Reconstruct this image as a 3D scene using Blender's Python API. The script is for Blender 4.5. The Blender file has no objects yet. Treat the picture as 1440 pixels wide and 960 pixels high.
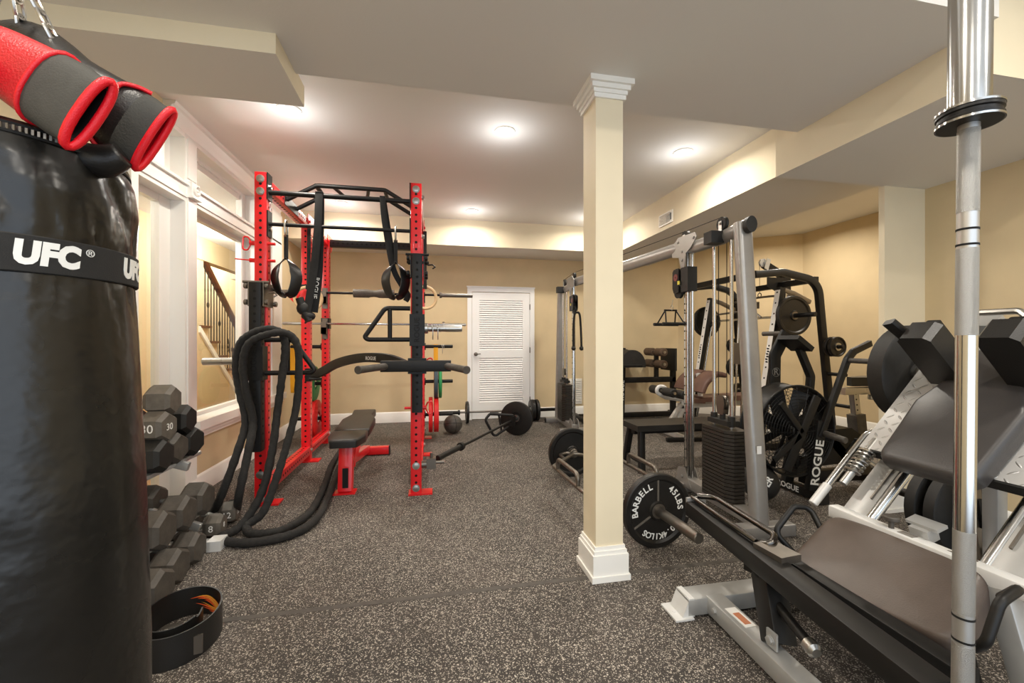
import bpy, bmesh, math, random
from mathutils import Vector, Matrix, Euler
random.seed(7)
PI = math.pi
COL = bpy.context.scene.collection
SC = bpy.context.scene
V = Vector

# ---------------------------------------------------------------- materials
def srgb(r, g, b):
    f = lambda c: (c/255/12.92) if c/255 <= .04045 else ((c/255+.055)/1.055)**2.4
    return (f(r), f(g), f(b), 1)

MATS = {}
def mat(name, col, rough=.5, metal=0, spec=.5, noise=0, nscale=20, bump=0, bscale=200, bdist=.004, coat=0, rvar=0, emit=None, estr=0):
    m = bpy.data.materials.new(name); m.use_nodes = True
    nt = m.node_tree; b = nt.nodes['Principled BSDF']
    b.inputs['Base Color'].default_value = col
    b.inputs['Roughness'].default_value = rough
    b.inputs['Metallic'].default_value = metal
    b.inputs['Specular IOR Level'].default_value = spec
    b.inputs['Coat Weight'].default_value = coat
    if emit:
        b.inputs['Emission Color'].default_value = emit
        b.inputs['Emission Strength'].default_value = estr
    if noise or bump or rvar:
        tc = nt.nodes.new('ShaderNodeTexCoord')
    if noise or rvar:
        n = nt.nodes.new('ShaderNodeTexNoise'); n.inputs['Scale'].default_value = nscale; n.inputs['Detail'].default_value = 5
        nt.links.new(tc.outputs['Object'], n.inputs['Vector'])
        if noise:
            r = nt.nodes.new('ShaderNodeValToRGB')
            r.color_ramp.elements[0].position = .3; r.color_ramp.elements[1].position = .7
            r.color_ramp.elements[0].color = tuple(max(0, c*(1-noise)) for c in col[:3])+(1,)
            r.color_ramp.elements[1].color = tuple(min(1, c*(1+noise)) for c in col[:3])+(1,)
            nt.links.new(n.outputs['Fac'], r.inputs['Fac']); nt.links.new(r.outputs['Color'], b.inputs['Base Color'])
        if rvar:
            mr = nt.nodes.new('ShaderNodeMapRange'); mr.inputs['To Min'].default_value = max(0, rough-rvar); mr.inputs['To Max'].default_value = min(1, rough+rvar)
            nt.links.new(n.outputs['Fac'], mr.inputs['Value']); nt.links.new(mr.outputs['Result'], b.inputs['Roughness'])
    if bump:
        n2 = nt.nodes.new('ShaderNodeTexNoise'); n2.inputs['Scale'].default_value = bscale; n2.inputs['Detail'].default_value = 3
        nt.links.new(tc.outputs['Object'], n2.inputs['Vector'])
        bp = nt.nodes.new('ShaderNodeBump'); bp.inputs['Strength'].default_value = bump; bp.inputs['Distance'].default_value = bdist
        nt.links.new(n2.outputs['Fac'], bp.inputs['Height']); nt.links.new(bp.outputs['Normal'], b.inputs['Normal'])
    MATS[name] = m
    return m

# ---------------------------------------------------------------- paths
def fillet(pts, r, n=5):
    pts = [V(p) for p in pts]; out = [pts[0]]
    for a, b, c in zip(pts, pts[1:], pts[2:]):
        d1 = (a-b); d2 = (c-b); l1, l2 = d1.length, d2.length
        if l1 < 1e-6 or l2 < 1e-6: continue
        d1.normalize(); d2.normalize()
        ang = d1.angle(d2)
        if ang > PI-.05: out.append(b); continue
        t = min(r/math.tan(ang/2), l1*.48, l2*.48); rr = t*math.tan(ang/2)
        p1 = b+d1*t; p2 = b+d2*t
        ctr = b+(d1+d2).normalized()*(rr/math.sin(ang/2))
        v1 = p1-ctr; v2 = p2-ctr; th = v1.angle(v2); ax = v1.cross(v2).normalized()
        for i in range(n+1):
            out.append(ctr+Matrix.Rotation(th*i/n, 3, ax) @ v1)
    out.append(pts[-1]); return out

def spline(pts, n=8, closed=False):
    P = [V(p) for p in pts]; out = []; N = len(P)
    rng = range(N if closed else N-1)
    for i in rng:
        if closed: p0, p1, p2, p3 = P[i-1], P[i], P[(i+1) % N], P[(i+2) % N]
        else: p0, p1, p2, p3 = P[max(i-1, 0)], P[i], P[i+1], P[min(i+2, N-1)]
        for k in range(n):
            t = k/n
            out.append(.5*((2*p1)+(p2-p0)*t+(2*p0-5*p1+4*p2-p3)*t*t+(3*p1-p0-3*p2+p3)*t**3))
    if not closed: out.append(P[-1])
    return out

def rpoly(pts, r, n=4):
    P = [V((x, y, 0)) for x, y in pts]; N = len(P); out = []
    for i in range(N):
        q = fillet([(P[i-1]+P[i])/2, P[i], (P[i]+P[(i+1) % N])/2], r, n)
        out += [(v.x, v.y) for v in q[1:-1]]
    return out
def circle(r, n): return [(r*math.cos(2*PI*i/n), r*math.sin(2*PI*i/n)) for i in range(n)]
def rrect(w, h, r=.006, n=2):
    o = []
    for cx, cy, a0 in ((w/2-r, h/2-r, 0), (-w/2+r, h/2-r, 90), (-w/2+r, -h/2+r, 180), (w/2-r, -h/2+r, 270)):
        for i in range(n+1):
            a = math.radians(a0+90*i/n); o.append((cx+r*math.cos(a), cy+r*math.sin(a)))
    return o
def oval(w, h, n=16): return [(w/2*math.cos(2*PI*i/n), h/2*math.sin(2*PI*i/n)) for i in range(n)]

def frame(axis, up=None):
    z = V(axis).normalized()
    u = V(up) if up is not None else (V((0, 0, 1)) if abs(z.z) < .95 else V((0, 1, 0)))
    x = u.cross(z)
    if x.length < 1e-5: x = V((1, 0, 0)).cross(z)
    x.normalize(); y = z.cross(x)
    return x, y, z

# ---------------------------------------------------------------- mesh builder
class MB:
    def __init__(s): s.bm = bmesh.new(); s.M = Matrix.Identity(4); s.fm = 0
    def _v(s, p): return s.bm.verts.new(s.M @ V(p))
    def _f(s, vs):
        try:
            f = s.bm.faces.new(vs); f.material_index = s.fm; return f
        except ValueError: return None
    def sweep(s, prof, pts, up=None, closed=False, cap=True, scale=None, twist=None):
        pts = [V(p) for p in pts]; N = len(pts); rings = []
        T = []
        for i in range(N):
            a = pts[i-1] if (i > 0 or closed) else pts[i]; b = pts[(i+1) % N] if (i < N-1 or closed) else pts[i]
            T.append((b-a).normalized())
        x, y, z = frame(T[0], up)
        for i in range(N):
            if i > 0:
                if up is not None:
                    x2 = V(up).cross(T[i])
                    if x2.length > 1e-4: x = x2.normalized()
                    y = T[i].cross(x)
                else:
                    q = T[i-1].rotation_difference(T[i]); x = q @ x; x = (x-T[i]*x.dot(T[i])).normalized(); y = T[i].cross(x)
            k = 1
            if 0 < i < N-1 and not closed:      # mitre
                c = max(.5, T[i].dot((pts[i+1]-pts[i]).normalized())); k = 1
            sc = scale[i] if scale else 1
            xx, yy = x, y
            if twist:
                a = twist[i]; xx = x*math.cos(a)+y*math.sin(a); yy = y*math.cos(a)-x*math.sin(a)
            rings.append([s._v(pts[i]+xx*(u*sc)+yy*(v*sc)) for u, v in prof])
        n = len(prof)
        for i in range(N if closed else N-1):
            A, B = rings[i], rings[(i+1) % N]
            for j in range(n): s._f((A[j], A[(j+1) % n], B[(j+1) % n], B[j]))
        if cap and not closed:
            s._f(list(reversed(rings[0]))); s._f(rings[-1])
        return s
    def tube(s, pts, r, n=10, bend=None, closed=False, cap=True, scale=None):
        if bend: pts = fillet(pts, bend)
        return s.sweep(circle(r, n), pts, closed=closed, cap=cap, scale=scale)
    def cyl(s, p, q, r, r2=None, n=20, bev=0):
        p, q = V(p), V(q); L = (q-p).length; d = (q-p).normalized(); r2 = r if r2 is None else r2
        pr = [(r, 0), (r2, L)] if not bev else [(r-bev, 0), (r, bev), (r2, L-bev), (r2-bev, L)]
        return s.lathe(pr, p, d, n)
    def lathe(s, prof, org, axis=(0, 0, 1), n=24, capa=True, capb=True, up=None, arc=None):
        x, y, z = frame(axis, up); o = V(org); rings = []
        m = n if arc is None else n+1
        for r, h in prof:
            rings.append([s._v(o+z*h+(x*math.cos(2*PI*i/n)+y*math.sin(2*PI*i/n))*r) if arc is None else
                          s._v(o+z*h+(x*math.cos(arc[0]+(arc[1]-arc[0])*i/n)+y*math.sin(arc[0]+(arc[1]-arc[0])*i/n))*r) for i in range(m)])
        for A, B in zip(rings, rings[1:]):
            for i in range(n if arc is None else n): s._f((A[i], A[(i+1) % m], B[(i+1) % m], B[i]))
        if arc is None:
            if capa: s._f(list(reversed(rings[0])))
            if capb: s._f(rings[-1])
        return s
    def ring(s, prof, org, axis, n=32, up=None):       # closed profile lathe (r,h) -> torus-like solid
        x, y, z = frame(axis, up); o = V(org); R = []
        for i in range(n):
            a = 2*PI*i/n; d = x*math.cos(a)+y*math.sin(a)
            R.append([s._v(o+d*r+z*h) for r, h in prof])
        m = len(prof)
        for i in range(n):
            A, B = R[i], R[(i+1) % n]
            for j in range(m): s._f((A[j], B[j], B[(j+1) % m], A[(j+1) % m]))
        return s
    def box(s, c, size, rot=None, bev=0):
        R = rot if rot is not None else Matrix.Identity(3)
        if not isinstance(R, Matrix): R = Euler(R).to_matrix()
        c = V(c); hx, hy, hz = (k/2 for k in size)
        vs = [s._v(c+R @ V((sx*hx, sy*hy, sz*hz))) for sx in (-1, 1) for sy in (-1, 1) for sz in (-1, 1)]
        F = [(0, 1, 3, 2), (4, 6, 7, 5), (0, 4, 5, 1), (2, 3, 7, 6), (0, 2, 6, 4), (1, 5, 7, 3)]
        fs = [s._f([vs[i] for i in f]) for f in F]
        if bev: s._bev(fs, bev)
        return s
    def _bev(s, fs, bev, seg=2):
        es = {e for f in fs for e in f.edges}
        es = [e for e in es if len(e.link_faces) == 2 and e.calc_face_angle(0) > .5]
        r = bmesh.ops.bevel(s.bm, geom=es, offset=bev, segments=seg, affect='EDGES', profile=.6, clamp_overlap=True)
        for f in r['faces']: f.material_index = s.fm
    def b2(s, lo, hi, bev=0):
        lo, hi = V(lo), V(hi); return s.box((lo+hi)/2, hi-lo, None, bev)
    def beam(s, p, q, w, h, up=None, r=.006):
        return s.sweep(rrect(w, h, min(r, w*.45, h*.45)), [p, q], up=up if up is not None else None)
    def rbeam(s, pts, w, h, bend=.06, up=(0, 1, 0), r=.006):
        return s.sweep(rrect(w, h, r), fillet(pts, bend), up=up)
    def prism(s, poly, M, t, bev=0, seg=2):            # poly in local xy, extruded along local z by +-t/2
        A = [s._v(M @ V((x, y, -t/2))) for x, y in poly]; B = [s._v(M @ V((x, y, t/2))) for x, y in poly]
        n = len(poly); fs = [s._f(list(reversed(A))), s._f(B)]
        for i in range(n): fs.append(s._f((A[i], A[(i+1) % n], B[(i+1) % n], B[i])))
        fs = [f for f in fs if f]
        if bev: s._bev(fs, bev, seg)
        return s
    def cushion(s, poly, M, th, dome=.01, edge=.03):   # padded slab: rounded rim, slightly domed top
        n = len(poly); cx = sum(p[0] for p in poly)/n; cy = sum(p[1] for p in poly)/n
        R = sum(math.hypot(p[0]-cx, p[1]-cy) for p in poly)/n; e = edge/R
        rows = [(1-e*.5, -th/2), (1-e*.1, -th/2+edge*.15)]
        for k in range(7): a = PI/2*k/6; rows.append((1-e+e*math.cos(a), th/2-edge+edge*math.sin(a)))
        for q in (.8, .6, .4, .2, .05): rows.append(((1-e)*q, th/2+dome*(1-q*q)))
        rings = [[s._v(M @ V((cx+(x-cx)*k, cy+(y-cy)*k, z))) for x, y in poly] for k, z in rows]
        s._f(list(reversed(rings[0]))); s._f(rings[-1])
        for A, B in zip(rings, rings[1:]):
            for i in range(n): s._f((A[i], A[(i+1) % n], B[(i+1) % n], B[i]))
        return s
    def sphere(s, c, r, n=16, sc=(1, 1, 1), R=None):
        m = Matrix.Translation(V(c)) @ (R.to_4x4() if R is not None else Matrix.Identity(4)) @ Matrix.Diagonal((sc[0]*r, sc[1]*r, sc[2]*r, 1))
        bmesh.ops.create_uvsphere(s.bm, u_segments=n, v_segments=max(6, n//2), radius=1, matrix=s.M @ m); return s
    def bolt(s, c, axis, r=.012, h=.01):
        a = V(axis).normalized(); c = V(c)
        s.lathe([(r*1.25, 0), (r*1.25, h*.3)], c, a, 14); s.lathe([(r, 0), (r, h), (r*.7, h*1.1)], c, a, 6); return s
    def text(s, body, M, size, depth=.001, wrap=None, shear=0, space=1, align='CENTER', bold=0):
        cu = bpy.data.curves.new('lettering', 'FONT'); cu.body = body; cu.size = size; cu.extrude = depth; cu.shear = shear
        cu.space_character = space; cu.align_x = align; cu.align_y = 'CENTER'; cu.resolution_u = 3; cu.offset = bold
        o = bpy.data.objects.new('lettering', cu); COL.objects.link(o)
        dg = bpy.context.evaluated_depsgraph_get(); dg.update()
        me = bpy.data.meshes.new_from_object(o.evaluated_get(dg)); bpy.data.objects.remove(o); bpy.data.curves.remove(cu)
        vs = []
        for v in me.vertices:
            p = wrap(v.co) if wrap else v.co
            vs.append(s._v(M @ V(p)))
        for p in me.polygons: s._f([vs[i] for i in p.vertices])
        bpy.data.meshes.remove(me); return s
    def build(s, name, m, parent=None, smooth=38, mats=None):
        bmesh.ops.recalc_face_normals(s.bm, faces=s.bm.faces)
        if parent is not None:
            r = parent
            while r.parent is not None: r = r.parent
            inv = (Matrix.Translation(r.location) @ r.rotation_euler.to_matrix().to_4x4()).inverted()
            bmesh.ops.transform(s.bm, matrix=inv, verts=s.bm.verts)
        me = bpy.data.meshes.new(name); s.bm.to_mesh(me); s.bm.free()
        for q in ([m] if not mats else mats): me.materials.append(MATS[q] if isinstance(q, str) else q)
        if smooth:
            me.polygons.foreach_set('use_smooth', [True]*len(me.polygons)); me.set_sharp_from_angle(angle=math.radians(smooth))
        o = bpy.data.objects.new(name, me); COL.objects.link(o)
        if parent is not None: o.parent = parent
        return o

def thing(name, label, cat, loc=(0, 0, 0), rot=(0, 0, 0), group=None):
    o = bpy.data.objects.new(name, None); COL.objects.link(o); o.empty_display_size = .1
    o.location = loc; o.rotation_euler = rot; o['label'] = label; o['category'] = cat
    if group: o['group'] = group
    return o
def tag(o, label, cat, group=None):
    o['label'] = label; o['category'] = cat
    if group: o['group'] = group
    return o
def struct(o): o['kind'] = 'structure'; return o
def recentre(o):
    """put the origin of a one-mesh thing at its base centre"""
    vs = o.data.vertices; c = V((0, 0, 0))
    xs = [v.co.x for v in vs]; ys = [v.co.y for v in vs]; zs = [v.co.z for v in vs]
    c = V(((min(xs)+max(xs))/2, (min(ys)+max(ys))/2, min(zs)))
    o.data.transform(Matrix.Translation(-c)); o.location = c
    return o
def dup(root, loc, rot=None, label=None, group=None):
    r = root.copy(); COL.objects.link(r); r.location = loc
    if rot is not None: r.rotation_euler = rot
    if label: r['label'] = label
    if group: r['group'] = group
    for ch in list(root.children):
        c = ch.copy(); COL.objects.link(c); c.parent = r
        for g in ch.children:
            d = g.copy(); COL.objects.link(d); d.parent = c
    return r
def basis(o, x, y=None, z=None):
    """4x4 with local x and approx local y (z = x cross y)"""
    x = V(x).normalized()
    if z is not None and y is None:
        z = V(z).normalized(); y = z.cross(x).normalized(); x = y.cross(z).normalized()
    else:
        y = V(y); z = x.cross(y).normalized(); y = z.cross(x).normalized()
    return Matrix(((x.x, y.x, z.x, o[0]), (x.y, y.y, z.y, o[1]), (x.z, y.z, z.z, o[2]), (0, 0, 0, 1)))
LAMP_W, HALL_W, CEIL_FILL_W = 19, 60, 3.6
# ---------------------------------------------------------------- the palette
mat('wall_paint', srgb(212, 192, 154), .75, noise=.05, nscale=3, bump=.08, bscale=90)
mat('ceiling_paint', srgb(226, 222, 216), .85, bump=.1, bscale=120)
mat('white_trim', srgb(240, 238, 232), .35)
mat('door_white', srgb(240, 240, 238), .4)
mat('red_steel', srgb(222, 20, 28), .32, coat=.3, noise=.04, nscale=8)
mat('black_steel', srgb(24, 23, 22), .45, spec=.3, noise=.15, nscale=15, bump=.05, bscale=400)
mat('satin_black', srgb(25, 24, 23), .42, spec=.3, noise=.12, nscale=20)
mat('hole_black', srgb(8, 8, 8), .9)
mat('rubber', srgb(27, 26, 24), .6, noise=.2, nscale=30, bump=.12, bscale=150)
mat('worn_rubber', srgb(72, 67, 61), .55, noise=.25, nscale=25, bump=.2, bscale=120)
mat('grey_rubber', srgb(92, 86, 78), .62, noise=.2, nscale=25, bump=.15, bscale=120)
mat('iron', srgb(31, 29, 27), .42, metal=.3, noise=.2, nscale=20, bump=.15, bscale=90)
mat('chrome', srgb(205, 205, 203), .16, metal=1, rvar=.06)
mat('zinc', srgb(185, 183, 178), .32, metal=1, rvar=.1)
mat('black_chrome', srgb(96, 93, 90), .22, metal=1)
mat('satin_steel', srgb(190, 190, 188), .42, metal=.9, rvar=.08)
mat('knurl', srgb(168, 167, 163), .38, metal=1, bump=.6, bscale=900)
mat('steel_dull', srgb(122, 116, 108), .4, metal=.9, rvar=.1)
mat('machine_silver', srgb(156, 153, 149), .36, metal=.5, noise=.05, nscale=15)
mat('stack_steel', srgb(62, 58, 54), .4, metal=.4, noise=.15, nscale=30)
mat('silver_paint', srgb(176, 176, 174), .38, metal=.45, noise=.04, nscale=15)
mat('white_paint', srgb(214, 214, 212), .35, metal=.1, noise=.03)
mat('leather_black', srgb(24, 23, 22), .38, noise=.15, nscale=6, bump=.15, bscale=260, rvar=.1)
mat('bag_leather', srgb(22, 21, 19), .27, noise=.25, nscale=4, bump=.5, bscale=11, bdist=.012, rvar=.1)
mat('pad_brown', srgb(80, 69, 62), .38, noise=.14, nscale=9, bump=.12, bscale=220)
mat('pad_charcoal', srgb(56, 53, 52), .36, noise=.1, nscale=9, bump=.12, bscale=220)
mat('pad_black', srgb(34, 32, 30), .42, noise=.15, nscale=9, bump=.1, bscale=220)
mat('rust_vinyl', srgb(104, 76, 66), .5, noise=.15, nscale=9)
mat('foam_brown', srgb(92, 74, 58), .85, noise=.1, nscale=30)
mat('webbing', srgb(24, 23, 22), .8, noise=.2, nscale=40, bump=.2, bscale=500)
mat('white_print', srgb(226, 226, 222), .6)
mat('grey_print', srgb(120, 116, 110), .6)
mat('red_leather', srgb(192, 18, 30), .42, noise=.2, nscale=14, bump=.5, bscale=260)
mat('red_trim', srgb(226, 18, 34), .35, bump=.3, bscale=500)
mat('cuff_grey', srgb(58, 57, 52), .75, noise=.12, nscale=40, bump=.2, bscale=300)
mat('wood', srgb(222, 190, 144), .5, noise=.12, nscale=12)
mat('wood_dark', srgb(92, 48, 24), .4, noise=.25, nscale=10)
mat('yellow_band', srgb(244, 176, 20), .55)
mat('green_rubber', srgb(40, 150, 84), .55)
mat('yellow_rubber', srgb(214, 140, 30), .55)
mat('blue_rubber', srgb(60, 80, 90), .6)
mat('red_rubber', srgb(220, 34, 34), .5, noise=.06)
mat('rope_black', srgb(30, 28, 26), .85, noise=.35, nscale=60, bump=.5, bscale=160)
mat('flame_orange', srgb(232, 92, 40), .6, noise=.25, nscale=40)
mat('flame_yellow', srgb(236, 170, 60), .6)
mat('label_white', srgb(232, 230, 226), .5)
mat('label_orange', srgb(190, 120, 84), .5)
mat('vent_white', srgb(232, 228, 218), .5)
mat('hall_floor', srgb(150, 110, 70), .5)
mat('carpet_stair', srgb(222, 196, 160), .9)
mat('wrought_iron', srgb(44, 36, 28), .5, metal=.5)
mat('lamp_face', (1, 1, 1, 1), .5, emit=(1, .95, .86, 1), estr=14)
mat('screen_black', srgb(16, 16, 17), .2)
mat('red_plastic', srgb(128, 62, 60), .4)
mat('sticker_yellow', srgb(224, 208, 80), .5)

# tread plate: raised bars in two directions, laid in the plane of the 45 degree sled
def treadplate(name, col, rough, metal):
    m = mat(name, col, rough, metal); nt = m.node_tree; b = nt.nodes['Principled BSDF']; L = nt.links.new
    def N(op, *ins):
        n = nt.nodes.new('ShaderNodeMath'); n.operation = op
        for i, v in enumerate(ins):
            if isinstance(v, (int, float)): n.inputs[i].default_value = v
            else: L(v, n.inputs[i])
        return n.outputs[0]
    tc = nt.nodes.new('ShaderNodeTexCoord'); sp = nt.nodes.new('ShaderNodeSeparateXYZ'); L(tc.outputs['Object'], sp.inputs[0])
    k = 26
    A = N('MULTIPLY', N('ADD', sp.outputs[0], sp.outputs[2]), .7071*k); B = N('MULTIPLY', sp.outputs[1], k)
    fa, fb = N('FLOOR', A), N('FLOOR', B); la = N('SUBTRACT', N('SUBTRACT', A, fa), .5); lb = N('SUBTRACT', N('SUBTRACT', B, fb), .5)
    par = N('FLOORED_MODULO', N('ADD', fa, fb), 2.0); sg = N('SUBTRACT', N('MULTIPLY', par, 2.0), 1.0)
    p = N('ADD', la, N('MULTIPLY', lb, sg)); q = N('SUBTRACT', la, N('MULTIPLY', lb, sg))
    dd = N('ADD', N('POWER', N('DIVIDE', p, .60), 2.0), N('POWER', N('DIVIDE', q, .16), 2.0))
    h = N('SUBTRACT', 1.0, N('MINIMUM', dd, 1.0))
    bp = nt.nodes.new('ShaderNodeBump'); bp.inputs['Strength'].default_value = 1; bp.inputs['Distance'].default_value = .004
    L(h, bp.inputs['Height']); L(bp.outputs['Normal'], b.inputs['Normal'])
treadplate('tread_silver', srgb(192, 191, 189), .42, .35)

# speckled rubber gym flooring
def rubber_floor():
    m = mat('speckled_rubber', srgb(60, 56, 52), .7, spec=.35); nt = m.node_tree; b = nt.nodes['Principled BSDF']
    tc = nt.nodes.new('ShaderNodeTexCoord')
    def cells(scale, thr, soft):
        v = nt.nodes.new('ShaderNodeTexVoronoi'); v.inputs['Scale'].default_value = scale
        nt.links.new(tc.outputs['Object'], v.inputs['Vector'])
        sep = nt.nodes.new('ShaderNodeSeparateColor'); nt.links.new(v.outputs['Color'], sep.inputs['Color'])
        mr = nt.nodes.new('ShaderNodeMapRange'); mr.inputs['From Min'].default_value = thr; mr.inputs['From Max'].default_value = thr+soft
        nt.links.new(sep.outputs['Red'], mr.inputs['Value']); return mr.outputs['Result'], sep.outputs['Green']
    a, ga = cells(210, .87, .03); c, gc = cells(330, .88, .04)
    mx = nt.nodes.new('ShaderNodeMath'); mx.operation = 'MAXIMUM'; nt.links.new(a, mx.inputs[0]); nt.links.new(c, mx.inputs[1])
    n = nt.nodes.new('ShaderNodeTexNoise'); n.inputs['Scale'].default_value = 1.3; n.inputs['Detail'].default_value = 6; n.inputs['Roughness'].default_value = .6
    nt.links.new(tc.outputs['Object'], n.inputs['Vector'])
    br = nt.nodes.new('ShaderNodeValToRGB'); br.color_ramp.elements[0].position = .35; br.color_ramp.elements[1].position = .68
    br.color_ramp.elements[0].color = srgb(50, 46, 43); br.color_ramp.elements[1].color = srgb(74, 67, 62)
    nt.links.new(n.outputs['Fac'], br.inputs['Fac'])
    sp = nt.nodes.new('ShaderNodeMix'); sp.data_type = 'RGBA'
    sp.inputs['A'].default_value = srgb(128, 120, 110); sp.inputs['B'].default_value = srgb(196, 188, 176)
    nt.links.new(ga, sp.inputs['Factor'])
    mix = nt.nodes.new('ShaderNodeMix'); mix.data_type = 'RGBA'
    nt.links.new(mx.outputs[0], mix.inputs['Factor']); nt.links.new(br.outputs['Color'], mix.inputs['A']); nt.links.new(sp.outputs['Result'], mix.inputs['B'])
    nt.links.new(mix.outputs['Result'], b.inputs['Base Color'])
    n2 = nt.nodes.new('ShaderNodeTexNoise'); n2.inputs['Scale'].default_value = 220
    nt.links.new(tc.outputs['Object'], n2.inputs['Vector'])
    bp = nt.nodes.new('ShaderNodeBump'); bp.inputs['Strength'].default_value = .25; bp.inputs['Distance'].default_value = .003
    nt.links.new(n2.outputs['Fac'], bp.inputs['Height']); nt.links.new(bp.outputs['Normal'], b.inputs['Normal'])
rubber_floor()
# window glass
def glass():
    m = bpy.data.materials.new('window_glass'); m.use_nodes = True; nt = m.node_tree
    nt.nodes.remove(nt.nodes['Principled BSDF'])
    out = nt.nodes['Material Output']; t = nt.nodes.new('ShaderNodeBsdfTransparent'); g = nt.nodes.new('ShaderNodeBsdfGlossy')
    g.inputs['Roughness'].default_value = .02; t.inputs['Color'].default_value = (.96, .98, .98, 1)
    fr = nt.nodes.new('ShaderNodeFresnel'); fr.inputs['IOR'].default_value = 1.45
    ge = nt.nodes.new('ShaderNodeNewGeometry'); inv = nt.nodes.new('ShaderNodeMath'); inv.operation = 'SUBTRACT'; inv.inputs[0].default_value = 1; nt.links.new(ge.outputs['Backfacing'], inv.inputs[1])
    ml = nt.nodes.new('ShaderNodeMath'); ml.operation = 'MULTIPLY'; nt.links.new(fr.outputs[0], ml.inputs[0]); nt.links.new(inv.outputs[0], ml.inputs[1])
    mx = nt.nodes.new('ShaderNodeMixShader')
    nt.links.new(ml.outputs[0], mx.inputs[0]); nt.links.new(t.outputs[0], mx.inputs[1]); nt.links.new(g.outputs[0], mx.inputs[2]); nt.links.new(mx.outputs[0], out.inputs[0])
    MATS['window_glass'] = m
glass()
# perforated fan guard: fine wire rings, built as geometry elsewhere
# ---------------------------------------------------------------- the room (metres; X right, Y into the room, camera above the origin)
def sbox(name, m, lo, hi, bev=0, parent=None):
    b = MB(); b.b2(lo, hi, bev); return struct(b.build(name, m, parent))
CZ = 2.95
sbox('floor', 'speckled_rubber', (-1.96, -2.6, -.06), (5.95, 6.6, 0))
# rolled-rubber joints
b = MB(); b.b2((-1.7, 2.035, 0), (3.6, 2.065, .0012)); b.b2((1.2, 4.2, 0), (4.3, 4.22, .001)); struct(b.build('floor_seam', 'worn_rubber'))
sbox('ceiling', 'ceiling_paint', (-1.96, -2.6, CZ), (5.95, 6.7, CZ+.05))
# lowered ceiling band, drop box and soffits
sbox('ceiling_band', 'ceiling_paint', (-1.85, 1.3, 2.60), (2.34, 2.27, CZ))
def soffit(name, lo, hi):      # painted faces, ceiling-white underside
    b = MB(); b.b2(lo, hi)
    for f in b.bm.faces: f.material_index = 1 if f.calc_center_median().z < lo[2]+.001 else 0
    return struct(b.build(name, None, mats=['wall_paint_light', 'ceiling_paint']))
mat('wall_paint_light', srgb(226, 213, 184), .7, noise=.03, nscale=3, bump=.06, bscale=90)
soffit('ceiling_drop_box', (-1.85, 1.99, 2.51), (-.67, 2.41, 2.62))
soffit('ceiling_soffit_back', (-1.85, 5.82, 2.585), (2.7, 6.6, CZ))
soffit('ceiling_soffit_right', (2.70, 2.36, 2.55), (3.70, 6.6, CZ))
soffit('ceiling_soffit_near', (2.34, 1.32, 2.375), (3.7, 2.44, CZ))
# walls
sbox('wall_back', 'wall_paint', (-1.96, 6.56, 0), (4.5, 6.66, CZ))
b = MB(); b.prism([(4.25, 6.58), (5.88, 5.47), (5.9, 6.62), (4.25, 6.62)], Matrix.Translation((0, 0, CZ/2)), CZ); struct(b.build('wall_bay', 'wall_paint'))
sbox('wall_right_far', 'wall_paint', (5.8, 2.43, 0), (5.9, 5.7, CZ))
sbox('wall_bay_return', 'wall_paint', (3.62, 2.43, 0), (5.9, 2.458, CZ))
sbox('wall_right', 'wall_paint', (3.62, -2.6, 0), (4.0, 2.44, CZ))
b = MB(); b.b2((3.245, 2.42, 0), (3.66, 2.46, 2.56)); struct(b.build('wall_pier', 'wall_paint_light'))
# left wall around the openings: door opening y 3.05-3.58, window y 3.74-4.88, transoms above
xl, xo = -1.85, -1.96
b = MB()
b.b2((xo, -2.6, 0), (xl, 2.99, CZ)); b.b2((xo, 2.99, 2.83), (xl, 5.62, CZ)); b.b2((xo, 3.66, 0), (xl, 6.56, .47)); b.b2((xo, 5.62, .47), (xl, 6.56, CZ))
struct(b.build('wall_left', 'wall_paint'))
# baseboards
def baseboard(name, p, q, nrm, h=.16, t=.018):
    p, q, n = V(p), V(q), V(nrm)
    b = MB(); d = (q-p).normalized(); L = (q-p).length
    M = basis(p+n*0, n, (0, 0, 1))
    prof = [(0, 0), (t, 0), (t, h*.72), (t*.75, h*.78), (t*.75, h*.86), (t*.35, h*.95), (0, h)]
    b.prism(prof, M @ Matrix.Translation((0, 0, (1 if M.to_3x3().col[2].dot(d) > 0 else -1)*L/2)), L)
    return struct(b.build(name, 'white_trim'))
baseboard('baseboard_left', (xl, 3.66, 0), (xl, 6.56, 0), (1, 0, 0))
baseboard('baseboard_back', (xl, 6.56, 0), (.55, 6.56, 0), (0, -1, 0))
baseboard('baseboard_back_right', (1.69, 6.56, 0), (4.28, 6.56, 0), (0, -1, 0))
baseboard('baseboard_bay', (4.28, 6.56, 0), (5.8, 5.525, 0), (-.563, -.827, 0))
baseboard('baseboard_right_far', (5.8, 2.47, 0), (5.8, 5.525, 0), (-1, 0, 0))
baseboard('baseboard_right', (3.62, -2.6, 0), (3.62, 2.42, 0), (-1, 0, 0))
b = MB(); b.b2((3.228, 2.402, 0), (3.62, 2.465, .15), .003); b.b2((3.216, 2.39, 0), (3.62, 2.47, .025), .003)
struct(b.build('baseboard_pier', 'white_trim'))
# crown moulding on the window wall
b = MB()
prof = [(0, -.115), (.012, -.115), (.02, -.09), (.03, -.075), (.055, -.03), (.075, -.022), (.08, 0), (0, 0)]
M = basis((xl, 4.475, CZ), (1, 0, 0), (0, 0, 1)); b.prism(prof, M, 2.29); struct(b.build('trim_crown', 'white_trim'))
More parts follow.
